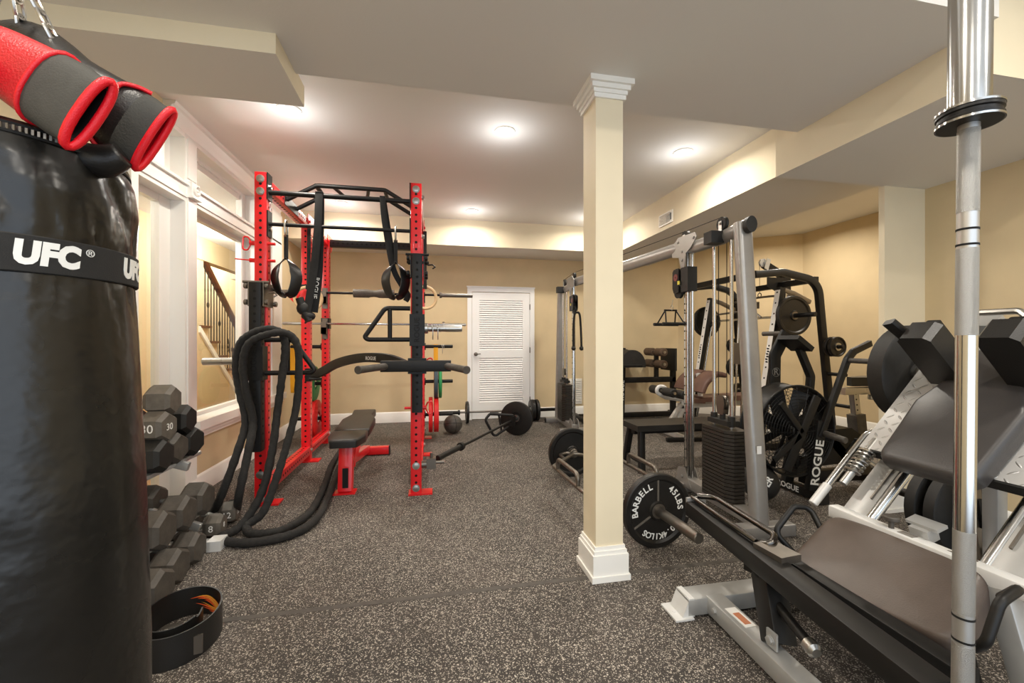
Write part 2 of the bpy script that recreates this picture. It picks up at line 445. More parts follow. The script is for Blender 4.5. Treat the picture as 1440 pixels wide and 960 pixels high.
# casing, posts, transom bars, sill
b = MB()
b.b2((xo-.01, 2.985, 0), (xl+.02, 3.05, 2.33))                        # left casing
b.b2((xo-.01, 3.578, 0), (xl+.012, 3.74, 2.84), .003); b.b2((xl, 3.60, .5), (xl+.022, 3.718, 2.36), .004); b.b2((xl, 3.60, 2.50), (xl+.022, 3.718, 2.80), .004)
b.b2((xo-.012, 3.03, 2.315), (xl+.010, 5.59, 2.458), .003); b.b2((xl, 3.05, 2.345), (xl+.02, 5.6, 2.365), .003); b.b2((xl, 3.05, 2.44), (xl+.03, 5.6, 2.46), .004)
b.b2((xo-.012, 3.03, 2.80), (xl+.010, 5.59, 2.838), .003)
b.b2((xo-.01, 4.88, .47), (xl+.012, 5.64, 2.84), .003); b.b2((xl, 4.91, .5), (xl+.022, 5.0, 2.80), .004); b.b2((xl, 5.3, .5), (xl+.03, 5.62, 2.80), .004)
struct(b.build('trim_1', 'white_trim'))
b = MB()
b.b2((xo, 3.66, .535), (xl+.075, 5.64, .61), .012); b.b2((xo, 3.68, .50), (xl+.05, 5.62, .54), .008); b.b2((xo, 3.68, .465), (xl+.028, 5.62, .505), .006)
struct(b.build('trim_sill', 'white_trim'))
b = MB(); b.b2((xl, 3.605, 2.355), (xl+.045, 3.715, 2.475), .004); b.b2((xl, 3.597, 2.35), (xl+.06, 3.723, 2.368), .003)
b.ring([(.045, 0), (.045, .012), (.032, .018), (.028, .01), (.028, 0)], (xl+.045, 3.66, 2.42), (1, 0, 0), 20); b.sphere((xl+.05, 3.66, 2.42), .014)
struct(b.build('trim_rosette', 'white_trim'))
def window(name, y0, y1, z0, z1, fw, fr=None):
    b = MB(); x0, x1 = xo-.035, xo+.02
    fr = fr or fw
    b.b2((x0, y0, z0), (x1, y0+fw, z1), .004); b.b2((x0, y1-fr, z0), (x1, y1, z1), .004)
    b.b2((x0+.002, y0+.002, z0+.001), (x1-.002, y1-.002, z0+fw*.8), .004); b.b2((x0+.002, y0+.002, z1-fw*.8), (x1-.002, y1-.002, z1-.001), .004)
    w = struct(b.build(name, 'white_trim'))
    g = MB(); g.b2((xo-.012, y0+fw-.01, z0+fw*.8-.01), (xo-.006, y1-fr+.01, z1-fw*.8+.01)); g.build('pane', 'window_glass', w)
window('window_1', 3.74, 4.88, .60, 2.32, .05, .1)
window('window_2', 3.74, 4.88, 2.46, 2.81, .05, .09)
window('window_3', 3.06, 3.58, 2.46, 2.81, .05, .07)
w = window('door_1', 3.05, 3.58, .0, 2.32, .07, .13)
# door_2: louvred closet door in the back wall
yb = 6.56
b = MB()
b.b2((.575, yb-.035, 0), (.645, yb+.01, 2.10), .006); b.b2((1.59, yb-.035, 0), (1.665, yb+.01, 2.10), .006); b.b2((.577, yb-.033, 2.03), (1.663, yb+.01, 2.113), .006)
b.b2((.565, yb-.04, 2.10), (1.675, yb+.01, 2.12), .004)
struct(b.build('trim_2', 'door_white'))
d0, d1, zt = .65, 1.585, 2.02
b = MB(); t0, t1 = yb-.03, yb
sx0, sx1 = d0+.115, d1-.115
b.b2((d0, t0, .01), (sx0, t1, zt), .002); b.b2((sx1, t0, .01), (d1, t1, zt), .002)
for z0, z1 in ((.01, .27), (.98, 1.10), (1.90, zt)): b.b2((sx0, t0, z0), (sx1, t1, z1), .002)
dr = struct(b.build('door_2', 'door_white'))
b = MB()
for z0, z1, n in ((.27, .98, 20), (1.10, 1.90, 23)):
    for i in range(n):
        z = z0+(z1-z0)*(i+.5)/n; b.box(((sx0+sx1)/2, yb-.014, z), (sx1-sx0, .007, (z1-z0)/n*1.15), (math.radians(-32), 0, 0))
b.b2((sx0, yb-.004, .27), (sx1, yb, 1.9)); b.build('louvre', 'door_white', dr)
b = MB(); b.lathe([(.028, 0), (.028, .006), (.011, .008), (.011, .035), (.024, .042), (.03, .055), (.026, .07), (.01, .076)], (d0+.055, t0, 1.04), (0, -1, 0), 18); b.tube([(d0+.055, t0-.04, 1.04), (d0+.13, t0-.045, 1.045)], .008)
b.build('handle', 'steel_dull', dr)
for z in (.3, 1.1, 1.8):
    b = MB(); b.cyl((d1+.004, t0-.006, z-.045), (d1+.004, t0-.006, z+.045), .008, n=10); b.build('hinge', 'steel_dull', dr)
# free-standing square post
b = MB(); b.b2((.842, 2.015, 0), (.994, 2.19, 2.6), .003); co = struct(b.build('column', 'wall_paint_light'))
b = MB()
def skirt(g, z0, z1, bev=.003): b.b2((.842-g, 2.015-g, z0), (.994+g, 2.19+g, z1), bev)
skirt(.030, 0, .03); skirt(.022, .028, .135); skirt(.015, .133, .155); skirt(.008, .153, .175, .004)
b.build('base_trim', 'white_trim', co)
b = MB(); skirt(.012, 2.505, 2.53); skirt(.018, 2.528, 2.55); skirt(.03, 2.548, 2.575, .008); skirt(.045, 2.572, 2.6, .006)
b.build('capital', 'white_trim', co)
# recessed ceiling lights, plus unseen lamps added to brighten the bay
LT = [(-1.02, 3.30), (.594, 3.30), (2.238, 3.35), (.536, 5.39), (-1.077, 5.40), (2.18, 5.35), (-1.0, .35), (.6, .35), (2.2, .35), (4.9, 3.15), (4.9, 4.9), (-1.0, -1.3), (.6, -1.3), (2.2, -1.3)]
WH = ['recessed ceiling light beside the drop box above the rack front', 'recessed ceiling light in the ceiling centre left of the square post', 'recessed ceiling light right of the square post beside the soffit',
      'recessed ceiling light near the back soffit facing the louvred door', 'recessed ceiling light seen above the pull-up bar near the back soffit', 'recessed ceiling light directly behind the square post near the back soffit']
for i, (x, y) in enumerate(LT):
    if i < 6:
        t = thing('recessed_light', WH[i], 'ceiling light', (x, y, CZ), group='recessed ceiling lights')
        b = MB(); b.ring([(.062, 0), (.085, 0), (.083, -.008), (.064, -.010)], (x, y, CZ), (0, 0, 1), 32); b.build('trim_ring', 'white_trim', t)
        b = MB(); b.cyl((x, y, CZ-.006), (x, y, CZ), .066, n=32); b.build('diffuser', 'lamp_face', t)
    l = bpy.data.lights.new('recessed_or_fill_lamp', 'AREA'); l.shape = 'DISK'; l.size = .13; l.energy = LAMP_W*(1.6 if x > 4 else 1); l.color = (1, .92, .80); l.spread = math.radians(165)
    o = bpy.data.objects.new('recessed_or_fill_lamp', l); COL.objects.link(o); o.location = (x, y, CZ-.016)
    if 4 < x: continue
    l2 = bpy.data.lights.new('ceiling_fill', 'POINT'); l2.shadow_soft_size = .05; l2.energy = CEIL_FILL_W; l2.color = (.96, .98, 1)  # unseen point light added below the lamp to brighten the ceiling
    o = bpy.data.objects.new('ceiling_fill', l2); COL.objects.link(o); o.location = (x, y, CZ-.22)
# soffit vent, wall vent
t = thing('soffit_vent', 'small white air vent on the right soffit face', 'vent', (2.70, 4.37, 2.67))
b = MB(); b.b2((2.688, 4.23, 2.60), (2.70, 4.51, 2.74), .003); b.build('frame', 'vent_white', t)
b = MB()
for i in range(7): b.box((2.684, 4.38, 2.622+i*.016), (.012, .22, .004), (0, .6, 0))
b.build('louvre', 'vent_white', t)
b = MB(); b.b2((2.686, 4.25, 2.63), (2.689, 4.35, 2.71)); b.build('opening', 'satin_black', t)
t = thing('wall_vent', 'white return-air grille on the back wall beside the weight tower', 'vent', (2.4, 6.56, .2))
b = MB(); b.b2((2.27, 6.545, .2), (2.49, 6.56, .62), .004); b.build('frame', 'vent_white', t)
b = MB()
for i in range(12): b.box((2.38, 6.543, .24+i*.031), (.18, .01, .016), (.5, 0, 0))
b.build('louvre', 'vent_white', t)
# ---------------------------------------------------------------- hall seen through the glass
sbox('floor_hall', 'hall_floor', (-6.2, 1.5, -.06), (-1.96, 11.2, 0))
hx = -3.2
# wall under the stair string: cut along the rake
b = MB(); P = lambda y: 1.44-(y-6.65)*.89
poly = [(1.5, 0), (9.2, 0), (9.2, .0+max(0, P(9.2))), (8.27, 0.02), (6.68, P(6.68)-.1), (6.68, 2.72), (1.5, 2.72)]
poly = [(1.5, 0), (8.15, 0), (6.68, P(6.68)-.1), (6.68, 2.72), (1.5, 2.72)]
M = basis((hx-.05, 0, 0), (0, 1, 0), (0, 0, 1)); b.prism(poly, M, .1); struct(b.build('wall_hall', 'wall_paint'))
b = MB(); b.b2((hx-.12, 6.3, 2.40), (hx+.02, 11.1, 2.72)); struct(b.build('ceiling_hall_beam', 'wall_paint'))
sbox('ceiling_hall', 'ceiling_paint', (hx-.1, 1.5, 2.72), (xo, 11.2, 2.8))
sbox('ceiling_stairwell', 'ceiling_paint', (-6.2, 1.5, 3.3), (hx-.1, 11.2, 3.4))
sbox('wall_stairwell', 'wall_paint', (-4.55, 1.5, 0), (-4.45, 11.2, 3.3))
sbox('wall_hall_end', 'wall_paint', (-4.5, 11.0, 0), (xo, 11.1, 3.3))
sbox('wall_hall_gym_side', 'wall_paint', (xo-.0, 6.66, 0), (-1.85, 11.1, 2.8))
sbox('wall_hall_near', 'wall_paint', (-4.5, 1.4, 0), (xo, 1.5, 3.3))
b = MB(); b.b2((hx-.6, 8.9, 2.45), (hx-.1, 9.5, 3.3)); 
struct(b.build('ceiling_stair_soffit', 'wall_paint_light'))
# string board, treads, rail, balusters
st = thing('staircase', 'carpeted staircase with dark treads seen through the interior window', 'staircase', (hx-.6, 7.6, 0))
b = MB(); M = basis((hx+.012, 0, 0), (0, 1, 0), (0, 0, 1))
b.prism([(6.55, P(6.55)-.07), (8.2, P(8.2)-.07), (8.2, P(8.2)-.16), (6.55, P(6.55)-.16)], M, .03); b.build('skirt_board', 'white_trim', st)
b = MB(); c = MB()
for i in range(-3, 6):
    y = 6.60+i*.25; z = 1.47-i*.2225
    if z < .2: continue
    if i < 0: continue
    b.b2((hx-1.1, y, 0), (hx-.02, y+.26, z-.03)); c.b2((hx-1.1, y-.03, z-.035), (hx+.03, y+.26, z), .006)
b.build('riser', 'carpet_stair', st); c.build('tread', 'wood_dark', st)
b = MB(); b.beam((hx-.04, 6.66, 2.52), (hx-.04, 8.3, 1.06), .07, .06); b.build('handrail', 'wood_dark', st)
for i in range(14):
    y = 6.72+i*.085; zt_ = 2.52-(y-6.66)*.89; zb = 1.47-int((y-6.60)/.25)*.2225
    b = MB(); b.tube([(hx-.04, y, zb), (hx-.04, y, zt_)], .008, 6)
    if i in (2, 6, 11): b.sphere((hx-.04, y, (zb+zt_)/2), .035, 8, (.4, 1, 1.3))
    if i in (9, 12):
        c0 = V((hx-.04, y+.03, zb+.25)); b.tube([c0+V((0, .035*math.cos(a*.5)*(1-a/30), .07*math.sin(a*.5)+.01*a)) for a in range(22)], .006, 6)
    b.build('baluster', 'wrought_iron', st)
l = bpy.data.lights.new('hall_lamp', 'POINT'); l.shadow_soft_size = .12; l.energy = HALL_W; l.color = (1, .98, .94)
for x, y, z in ((-2.6, 3.4, 2.45), (-2.6, 6.2, 2.45), (-3.9, 7.6, 2.95), (-3.9, 9.8, 2.95)):
    o = bpy.data.objects.new('hall_lamp', l); COL.objects.link(o); o.location = (x, y, z)
# ---------------------------------------------------------------- shared gym pieces
def plate_body(b, c, ax, r, t, style='iron'):
    c, ax = V(c), V(ax).normalized(); o = c-ax*t/2
    if style == 'iron':      # raised rim and hub, recessed web, bored centre
        pr = [(.026, 0), (r*.24, 0), (r*.27, t*.22), (r*.80, t*.24), (r*.86, 0), (r*.97, 0), (r, t*.12), (r, t*.88), (r*.97, t), (r*.86, t), (r*.80, t*.76), (r*.27, t*.78), (r*.24, t), (.026, t)]
    elif style == 'bumper':
        pr = [(.026, t*.08), (r*.20, t*.08), (r*.22, t*.2), (r*.34, t*.22), (r*.37, 0), (r*.95, 0), (r, t*.1), (r, t*.9), (r*.95, t), (r*.37, t), (r*.34, t*.78), (r*.22, t*.8), (r*.20, t*.92), (.026, t*.92)]
    else:                    # smooth dish
        pr = [(.026, 0), (r*.94, 0), (r, t*.15), (r, t*.85), (r*.94, t), (.026, t)]
    b.ring(pr, o, ax, 40)
def make_plate(name, label, cat, c, ax, r, t, m, style='iron', hub='zinc', group=None):
    c = V(c); ax = V(ax).normalized()
    t_ = thing(name, label, cat, c-V((0, 0, r)), group=group)
    b = MB(); plate_body(b, c, ax, r, t, style); b.build('disc', m, t_)
    b = MB(); b.ring([(.026, -t*.51), (.045, -t*.51), (.045, t*.51), (.026, t*.51)], c, ax, 24); b.build('hub', hub, t_)
    return t_
def holes(b, c0, step, n, nrm, r=.0105, fm=1):
    k = b.fm; b.fm = fm; nrm = V(nrm)
    for i in range(n):
        p = V(c0)+V(step)*i; b.lathe([(r, 0), (r, .0012)], p-nrm*.0002, nrm, 10)
    b.fm = k
def spring_clip(c, ax, label, group='spring collars'):
    t = thing('spring_collar', label, 'spring collar', V(c)-V((0, 0, .03)), group=group)
    x, y, z = frame(ax); c = V(c)
    b = MB(); b.tube([c+x*.027*math.cos(a*.5)+y*.027*math.sin(a*.5)+z*(.0016*a-.015) for a in range(28)], .0035, 6); b.build('coil', 'zinc', t)
    for s in (-1, 1):
        b = MB(); b.tube([c+x*.027*s-y*.005, c+x*.03*s-y*.05, c+x*.012*s-y*.09], .0035, 6); b.build('grip', 'zinc', t)
    return t

# ---------------------------------------------------------------- red power rack
UW = .086
RX = (-1.258, -.113); RY = (3.465, 4.61, 5.42); RH = (2.52, 2.50, 2.49)
rack = thing('power_rack', 'tall red six-post power rack with black pull-up bars', 'power rack', (-.685, 4.45, 0))
for iy, y in enumerate(RY):
    for ix, x in enumerate(RX):
        b = MB(); b.beam((x, y, .012), (x, y, RH[iy]), UW, UW, up=(0, 1, 0))
        n = 43
        holes(b, (x, y-UW/2, .10), (0, 0, .0555), n, (0, -1, 0)); holes(b, (x+UW/2, y, .10), (0, 0, .0555), n, (1, 0, 0), .009)
        holes(b, (x-UW/2, y, .10), (0, 0, .0555), n, (-1, 0, 0), .009)
        if iy == 0:
            b.fm = 2
            for z in (2.47, 2.375, .235, .055): b.bolt((x, y-UW/2, z), (0, -1, 0), .024, .016)
            for z in (2.42, 2.10): b.bolt((x+UW/2, y+.0, z), (1, 0, 0), .018, .02)
        else:
            b.fm = 2
            for z in (2.43, .115): b.bolt((x, y-UW/2, z), (0, -1, 0), .02, .014); b.bolt((x+UW/2, y, z), (1, 0, 0), .018, .014)
        b.build('upright', None, rack, mats=['red_steel', 'hole_black', 'zinc'])
        b = MB(); b.box((x+.035, y, .006), (.19, .12, .012), None, .003); b.build('base_plate', 'red_steel', rack)
for x in RX:
    for ya, yb_ in ((RY[0], RY[1]), (RY[1], RY[2])):
        b = MB(); b.beam((x, ya+UW/2, 2.445), (x, yb_-UW/2, 2.445), UW, UW)
        n = int((yb_-ya-UW)/.0555)-1
        for sgn in (1, -1): holes(b, (x+sgn*UW/2, ya+UW/2+.05, 2.445), (0, .0555, 0), n, (sgn, 0, 0))
        holes(b, (x, ya+UW/2+.05, 2.402), (0, .0555, 0), n, (0, 0, -1))
        b.build('top_beam', None, rack, mats=['red_steel', 'hole_black'])
        b = MB(); b.beam((x, ya+UW/2, .115), (x, yb_-UW/2, .115), UW, UW)
        for sgn in (1, -1): holes(b, (x+sgn*UW/2, ya+UW/2+.05, .115), (0, .0555, 0), n, (sgn, 0, 0))
        holes(b, (x, ya+UW/2+.05, .158), (0, .0555, 0), n, (0, 0, 1))
        b.build('bottom_beam', None, rack, mats=['red_steel', 'hole_black'])
    for y in RY[1:]:                                                       # gusset plates
        b = MB(); b.prism([(-.13, .09), (.13, .09), (.13, .03), (.05, -.10), (-.05, -.10), (-.13, .03)], basis((x+UW/2+.004, y, 2.44), (0, 1, 0), (0, 0, 1)), .006, .002)
        for q in (-.08, .08): b.bolt((x+UW/2+.007, y+q, 2.46), (1, 0, 0), .014, .01)
        b.build('gusset', 'red_steel', rack)
y = RY[0]
b = MB(); b.cyl((RX[0]+.04, y-.01, 2.378), (RX[1]-.04, y-.01, 2.378), .0195, n=18)
for x in (RX[0]+.047, RX[1]-.047): b.box((x, y, 2.42), (.009, .09, .2), None, .002)
b.build('pull_up_bar', 'satin_black', rack)
b = MB(); b.cyl((RX[0]+.04, y-.01, 2.137), (RX[1]-.04, y-.01, 2.137), .0145, n=16)
for x in (RX[0]+.047, RX[1]-.047): b.box((x, y, 2.137), (.009, .085, .2), None, .002)
b.build('pull_up_bar', 'satin_black', rack)
# multi-grip bridge between the top beams
b = MB(); xa, xb = RX[0]+.045, RX[1]-.045
for y in (3.86, 4.12):
    b.tube([(xa, y, 2.46), (xa+.24, y, 2.60), (xb-.24, y, 2.60), (xb, y, 2.46)], .019, 10, bend=.08)
for x in (-.98, -.40): b.tube([(x, 3.86, 2.60), (x, 4.12, 2.60)], .019, 10)
for x in (-.84, -.54): b.tube([(x, 3.86, 2.60), (x+(.05 if x < -.7 else -.05), 4.12, 2.60)], .016, 10)
for x in (xa, xb): b.box((x, 3.99, 2.45), (.008, .36, .09), None, .002)
b.build('multi_grip_bar', 'satin_black', rack)
for z in (2.445,):
    b = MB(); b.beam((RX[0]+UW/2, RY[2], z), (RX[1]-UW/2, RY[2], z), UW, UW, up=(0, 0, 1))
    if z > 1: holes(b, (RX[0]+UW/2+.05, RY[2]-UW/2, z), (.0555, 0, 0), 18, (0, -1, 0), .013)
    b.build('rear_crossmember', None, rack, mats=['black_steel', 'hole_black'])
# plate pegs on the rear posts, one column each side
for s, x in ((-1, RX[0]), (1, RX[1])):
    for z in (.30, .726, 1.176):
        b = MB(); b.cyl((x+s*UW/2, RY[2], z), (x+s*(UW/2+.012), RY[2], z), .045); b.cyl((x+s*UW/2, RY[2], z), (x+s*(.40), RY[2], z), .022, bev=.004); b.build('plate_peg', 'black_steel', rack)
# black magnetic wraps and J-hooks on the posts
for x, y, z in ((RX[0], RY[1], 1.76), (RX[0], RY[2], 1.46), (RX[1], RY[2], 1.80)):
    b = MB(); b.box((x, y, z), (UW+.008, UW+.008, .13), None, .003); b.build('post_wrap', 'rubber', rack)
for x, z in ((RX[0], 1.43), (RX[1], 1.43), (RX[0], 1.80), (RX[1], 1.80)):
    s = -1 if x < -.6 else 1
    b = MB(); xx = x
    b.b2((xx-.03, RY[2]-.13, z-.10), (xx+.03, RY[2]-.043, z-.02), .004); b.b2((xx-.03, RY[2]-.13, z-.10), (xx+.03, RY[2]-.112, z+.045), .004); b.b2((xx-.03, RY[2]-.06, z-.16), (xx+.03, RY[2]-.043, z+.09), .004)
    b.build('bar_hook', 'steel_dull', rack)
# pull pins on the posts
for x, y, z, s in ((RX[0], 3.45, 1.985, -1), (RX[0], 3.45, 1.855, -1), (RX[1], 3.45, 1.055, 1), (RX[1], 3.45, .70, 1)):
    b = MB(); x0 = x+s*UW/2
    b.cyl((x0+s*.04, y, z), (x0-s*.02, y, z), .016); b.cyl((x0, y, z), (x-s*(UW/2+.05), y, z), .011)
    if z != 1.855: b.tube([(x0+s*.03, y, z), (x0+s*.05, y, z+.045), (x0+s*.085, y, z+.05), (x0+s*.09, y, z-.05), (x0+s*.055, y, z-.055), (x0+s*.03, y, z)], .006, 8, bend=.02)
    else: b.tube([(x0+s*.03, y, z), (x0+s*.14, y, z+.008)], .005, 8)
    b.build('pull_pin', 'red_steel', rack)
# landmine pivot at the foot of the front right post
b = MB(); b.cyl((-.075, 3.455, .235), (-.02, 3.455, .235), .03); b.b2((-.03, 3.42, .20), (.045, 3.49, .285), .006); b.cyl((.008, 3.455, .285), (.008, 3.455, .325), .012); b.cyl((.045, 3.455, .245), (.115, 3.455, .245), .012)
b.build('landmine_pivot', 'steel_dull', rack)

# ---------------------------------------------------------------- lever arms hung on the front posts
def lever_arm(label, x, dz, s):
    y = 3.368
    t = thing('lever_arm', label, 'lever arm', (x, y, .43+dz), group=None)
    b = MB(); b.beam((x, y, .43+dz), (x, y, 1.675+dz), .082, .082, up=(0, 1, 0))
    holes(b, (x, y-.041, .50+dz), (0, 0, .0555), 21, (0, -1, 0)); holes(b, (x+.041, y, .50+dz), (0, 0, .0555), 21, (1, 0, 0), .009)
    b.build('post', None, t, mats=['black_steel', 'hole_black'])
    b = MB(); b.b2((x-.058, y-.052, .955+dz), (x+.058, y+.045, 1.205+dz), .008); sl = b.build('sleeve', 'black_steel', t)
    b = MB(); b.text('ROGUE', basis((x, y-.0525, 1.08+dz), (0, 0, 1), (-1, 0, 0)), .058, .0008); b.build('lettering', 'hole_black', sl)
    b = MB()                                                              # roller carriage round the post
    for q in (-1, 1):
        b.b2((x+q*.05-.004, y-.02, 1.50+dz), (x+q*.05+.004, y+.17, 1.68+dz), .003)
        for zz in (1.53, 1.65):
            for yy in (-.01, .165): b.cyl((x+q*.058, y+yy, zz+dz), (x+q*.082, y+yy, zz+dz), .021, n=14, bev=.004)
    b.cyl((x-.09, y+.165, 1.65+dz), (x+.09, y+.165, 1.65+dz), .012); b.cyl((x-.09, y-.01, 1.68+dz), (x+.09, y-.01, 1.68+dz), .010)
    b.tube([(x+.08, y, 1.60+dz), (x+.12, y, 1.605+dz), (x+.14, y-.01, 1.585+dz), (x+.12, y-.02, 1.57+dz)], .006, 8)
    b.build('roller_carriage', 'steel_dull' if s < 0 else 'satin_black', t)
    b = MB(); xs = x+s*.055
    b.cyl((xs, y, 1.095+dz), (xs+s*.03, y, 1.095+dz), .042, bev=.004); b.cyl((xs, y, 1.095+dz), (xs+s*.175, y, 1.095+dz), .026); b.cyl((xs+s*.165, y, 1.095+dz), (xs+s*.30, y, 1.095+dz), .0275, bev=.004)
    b.build('weight_peg', 'zinc', t)
    b = MB(); xh = x-s*.055
    top, bot = 1.252+dz, 1.005+dz
    b.tube([(xh, y, top), (xh-s*.19, y, top), (xh-s*.345, y, bot+.02), (xh-s*.32, y, bot), (xh, y, bot)], .0185, 10, bend=.05); b.tube([(xh-s*.155, y, top), (xh-s*.155, y, bot)], .0175, 10)
    b.build('handle_frame', 'satin_black', t)
    return t
lever_arm('black lever arm with rope draped over it on the front left rack post', -1.262, 0, -1)
lever_arm('black lever arm holding the spring collars on the front right rack post', -.102, .25, 1)
# dip station clamped to the front right post
t = thing('dip_bar', 'black dip bar with two angled grips across the front right rack post', 'dip bar', (-.1, 3.36, 1.0))
b = MB(); b.beam((-.37, 3.30, 1.05), (.16, 3.27, 1.05), .085, .085, up=(0, 0, 1)); b.b2((-.17, 3.27, .99), (-.03, 3.335, 1.11), .006); b.build('crossbar', 'black_steel', t)
for p, q in (((-.33, 3.28, 1.05), (-.485, 2.97, 1.045)), ((.125, 3.25, 1.05), (.25, 2.9, 1.04))):
    b = MB(); b.cyl(p, q, .026, bev=.004); d = (V(q)-V(p)).normalized(); b.cyl(V(q)-d*.012, V(q)+d*.004, .029, bev=.003); b.build('grip', 'worn_rubber', t)
# arched safety bar between the posts
t = thing('arched_safety_bar', 'black arched safety bar between the mid left and front right rack posts', 'safety bar', (-.7, 4.05, .9))
pts = spline([(-1.19, 4.53, .90), (-1.08, 4.46, .93), (-.88, 4.25, 1.03), (-.62, 3.98, 1.09), (-.36, 3.70, 1.09), (-.18, 3.535, 1.03)], 6)
b = MB(); b.sweep(rrect(.045, .085, .008), pts, up=(0, 0, 1)); b.build('bar', 'black_steel', t)
b = MB(); b.box((-1.215, 4.535, .90), (.06, .07, .13), None, .006); b.cyl((-1.2, 4.49, .86), (-1.08, 4.47, .86), .014); b.build('bracket', 'satin_black', t)
b = MB(); d = (V((-.36, 3.70, 1.09))-V((-.62, 3.98, 1.09))).normalized(); b.text('ROGUE', basis(V((-.50, 3.835, 1.09))+V((-.73, -.68, 0))*.0245, d, (0, 0, 1)), .045, .0006); b.build('lettering', 'white_print', t)
# ---------------------------------------------------------------- hanging straps, rings and bands
def ab_strap(label, x, z0):
    y = 3.455
    t = thing('ab_strap', label, 'ab strap', (x, y, z0-.56))
    b = MB(); b.tube([V((x, y, 0))+V((.0, .034*math.sin(a), z0-.045+.065*math.cos(a))) for a in [i*PI/9 for i in range(18)]], .0065, 8, closed=True, cap=False); b.build('carabiner', 'zinc', t)
    b = MB(); b.box((x, y, z0-.19), (.03, .008, .19), None, .002); b.build('strap', 'webbing', t)
    b = MB()
    for s in (-1, 1):
        pts = spline([(x, y, z0-.27), (x+s*.055, y-.01, z0-.34), (x+s*.078, y-.01, z0-.43), (x+s*.045, y, z0-.54), (x, y, z0-.56)], 6)
        b.sweep(rrect(.085, .011, .005), pts, up=(1, .0, 0), scale=[.35+.65*min(1, i/8) for i in range(len(pts)-4)]+[1, .9, .8, .7], twist=[s*.95*math.sin(PI*min(1, i/(len(pts)-1))) for i in range(len(pts))])
    b.build('arm_loop', 'leather_black', t)
ab_strap('padded black ab strap hanging left from the lower pull-up bar', -1.09, 2.155)
ab_strap('padded black ab strap hanging right from the lower pull-up bar', -.275, 2.155)
def gym_ring(label, c, r=.115):
    t = thing('gymnastic_ring', label, 'gymnastic ring', V(c)-V((0, 0, r)))
    b = MB(); c = V(c); b.tube([c+V((r*math.cos(a), r*.35*math.cos(a), r*math.sin(a))) for a in [i*PI/16 for i in range(32)]], .0155, 10, closed=True, cap=False); b.build('ring', 'wood', t)
    b = MB(); b.box(c+V((0, -.0, r)), (.04, .045, .045), None, .006); b.sweep(rrect(.035, .004, .001), [c+V((0, 0, r+.02)), c+V((0, .02, 2.40-c.z))], up=(0, 1, 0)); b.build('strap', 'webbing', t)
gym_ring('wooden gymnastic ring hanging beside the mid left rack post', (-1.19, 4.42, 1.665))
gym_ring('wooden gymnastic ring half hidden behind the front right rack post', (-.055, 4.42, 1.70))
t = thing('suspension_band', 'wide black lettered band looped from the pull-up bar down to the grips', 'exercise band', (-.89, 3.5, 1.45))
b = MB()
for q, y in ((0, 3.435), (.03, 3.475)):
    b.sweep(rrect(.058, .005, .002), spline([(-.848, y, 2.402), (-.862+q*.3, y+.01, 2.1), (-.90+q, y+.03, 1.75), (-.945+q*1.4, y+.03, 1.47)], 6), up=(0, 1, 0))
b.box((-.848, 3.455, 2.402), (.056, .05, .005)); b.build('band', 'webbing', t)
b = MB(); b.text('ROGUE', basis((-.882, 3.4705, 1.66), (-.13, 0, -1), (1, 0, -.13)), .05, .0006); b.build('lettering', 'white_print', t)
b = MB(); b.sphere((-.975, 3.48, 1.50), .05, 12, (1, .8, 1.1)); b.sphere((-.94, 3.49, 1.44), .045, 12, (1.2, .9, .8)); b.tube([(-1.0, 3.47, 1.58), (-.97, 3.48, 1.48), (-.93, 3.48, 1.40)], .03, 10); b.build('grip_balls', 'rubber', t)
t = thing('suspension_band', 'narrow black band from the pull-up bar to the right lever arm', 'exercise band', (-.3, 3.5, 1.55))
b = MB(); b.sweep(rrect(.045, .005, .002), spline([(-.375, 3.435, 2.40), (-.36, 3.45, 2.2), (-.30, 3.47, 1.85), (-.23, 3.48, 1.70), (-.18, 3.48, 1.62), (-.20, 3.48, 1.57)], 6), up=(0, 1, 0)); b.sweep(rrect(.045, .005, .002), spline([(-.375, 3.48, 2.40), (-.345, 3.49, 2.2), (-.29, 3.50, 1.87)], 5), up=(0, 1, 0)); b.box((-.375, 3.457, 2.40), (.045, .05, .005)); b.build('band', 'webbing', t)
t = thing('handle_strap', 'red and black strap handle clipped to the mid left rack post', 'strap handle', (-1.26, 4.5, 1.55))
b = MB(); b.sweep(rrect(.05, .012, .004), spline([(-1.36, 4.48, 1.65), (-1.30, 4.47, 1.71), (-1.245, 4.47, 1.76), (-1.25, 4.46, 1.68), (-1.21, 4.46, 1.56)], 6), up=(0, 1, 0)); b.build('strap', 'red_rubber', t)
b = MB(); b.cyl((-1.2, 4.45, 1.58), (-1.16, 4.44, 1.46), .024, bev=.005); b.build('grip', 'rubber', t)
def band(label, x, z, m, h=.53):
    y = RY[2]; t = thing('resistance_band', label, 'resistance band', (x, y, z-h), group=None)
    b = MB(); b.sweep(rrect(.006, .055, .002), [V((x, y+(.026 if math.cos(a) > 0 else .026)*math.cos(a), z-h/2+.024+(h/2)*math.sin(a) if abs(math.sin(a)) < 2 else 0)) for a in [i*PI/12 for i in range(24)]], up=(1, 0, 0), closed=True, cap=False); b.build('loop', m, t)
band('yellow resistance band hanging from the upper right rear rack peg', .07, 1.176, 'yellow_band', .55)
band('yellow resistance band hanging behind the battle rope on the left rack peg', -1.63, 1.176, 'yellow_band', .58)
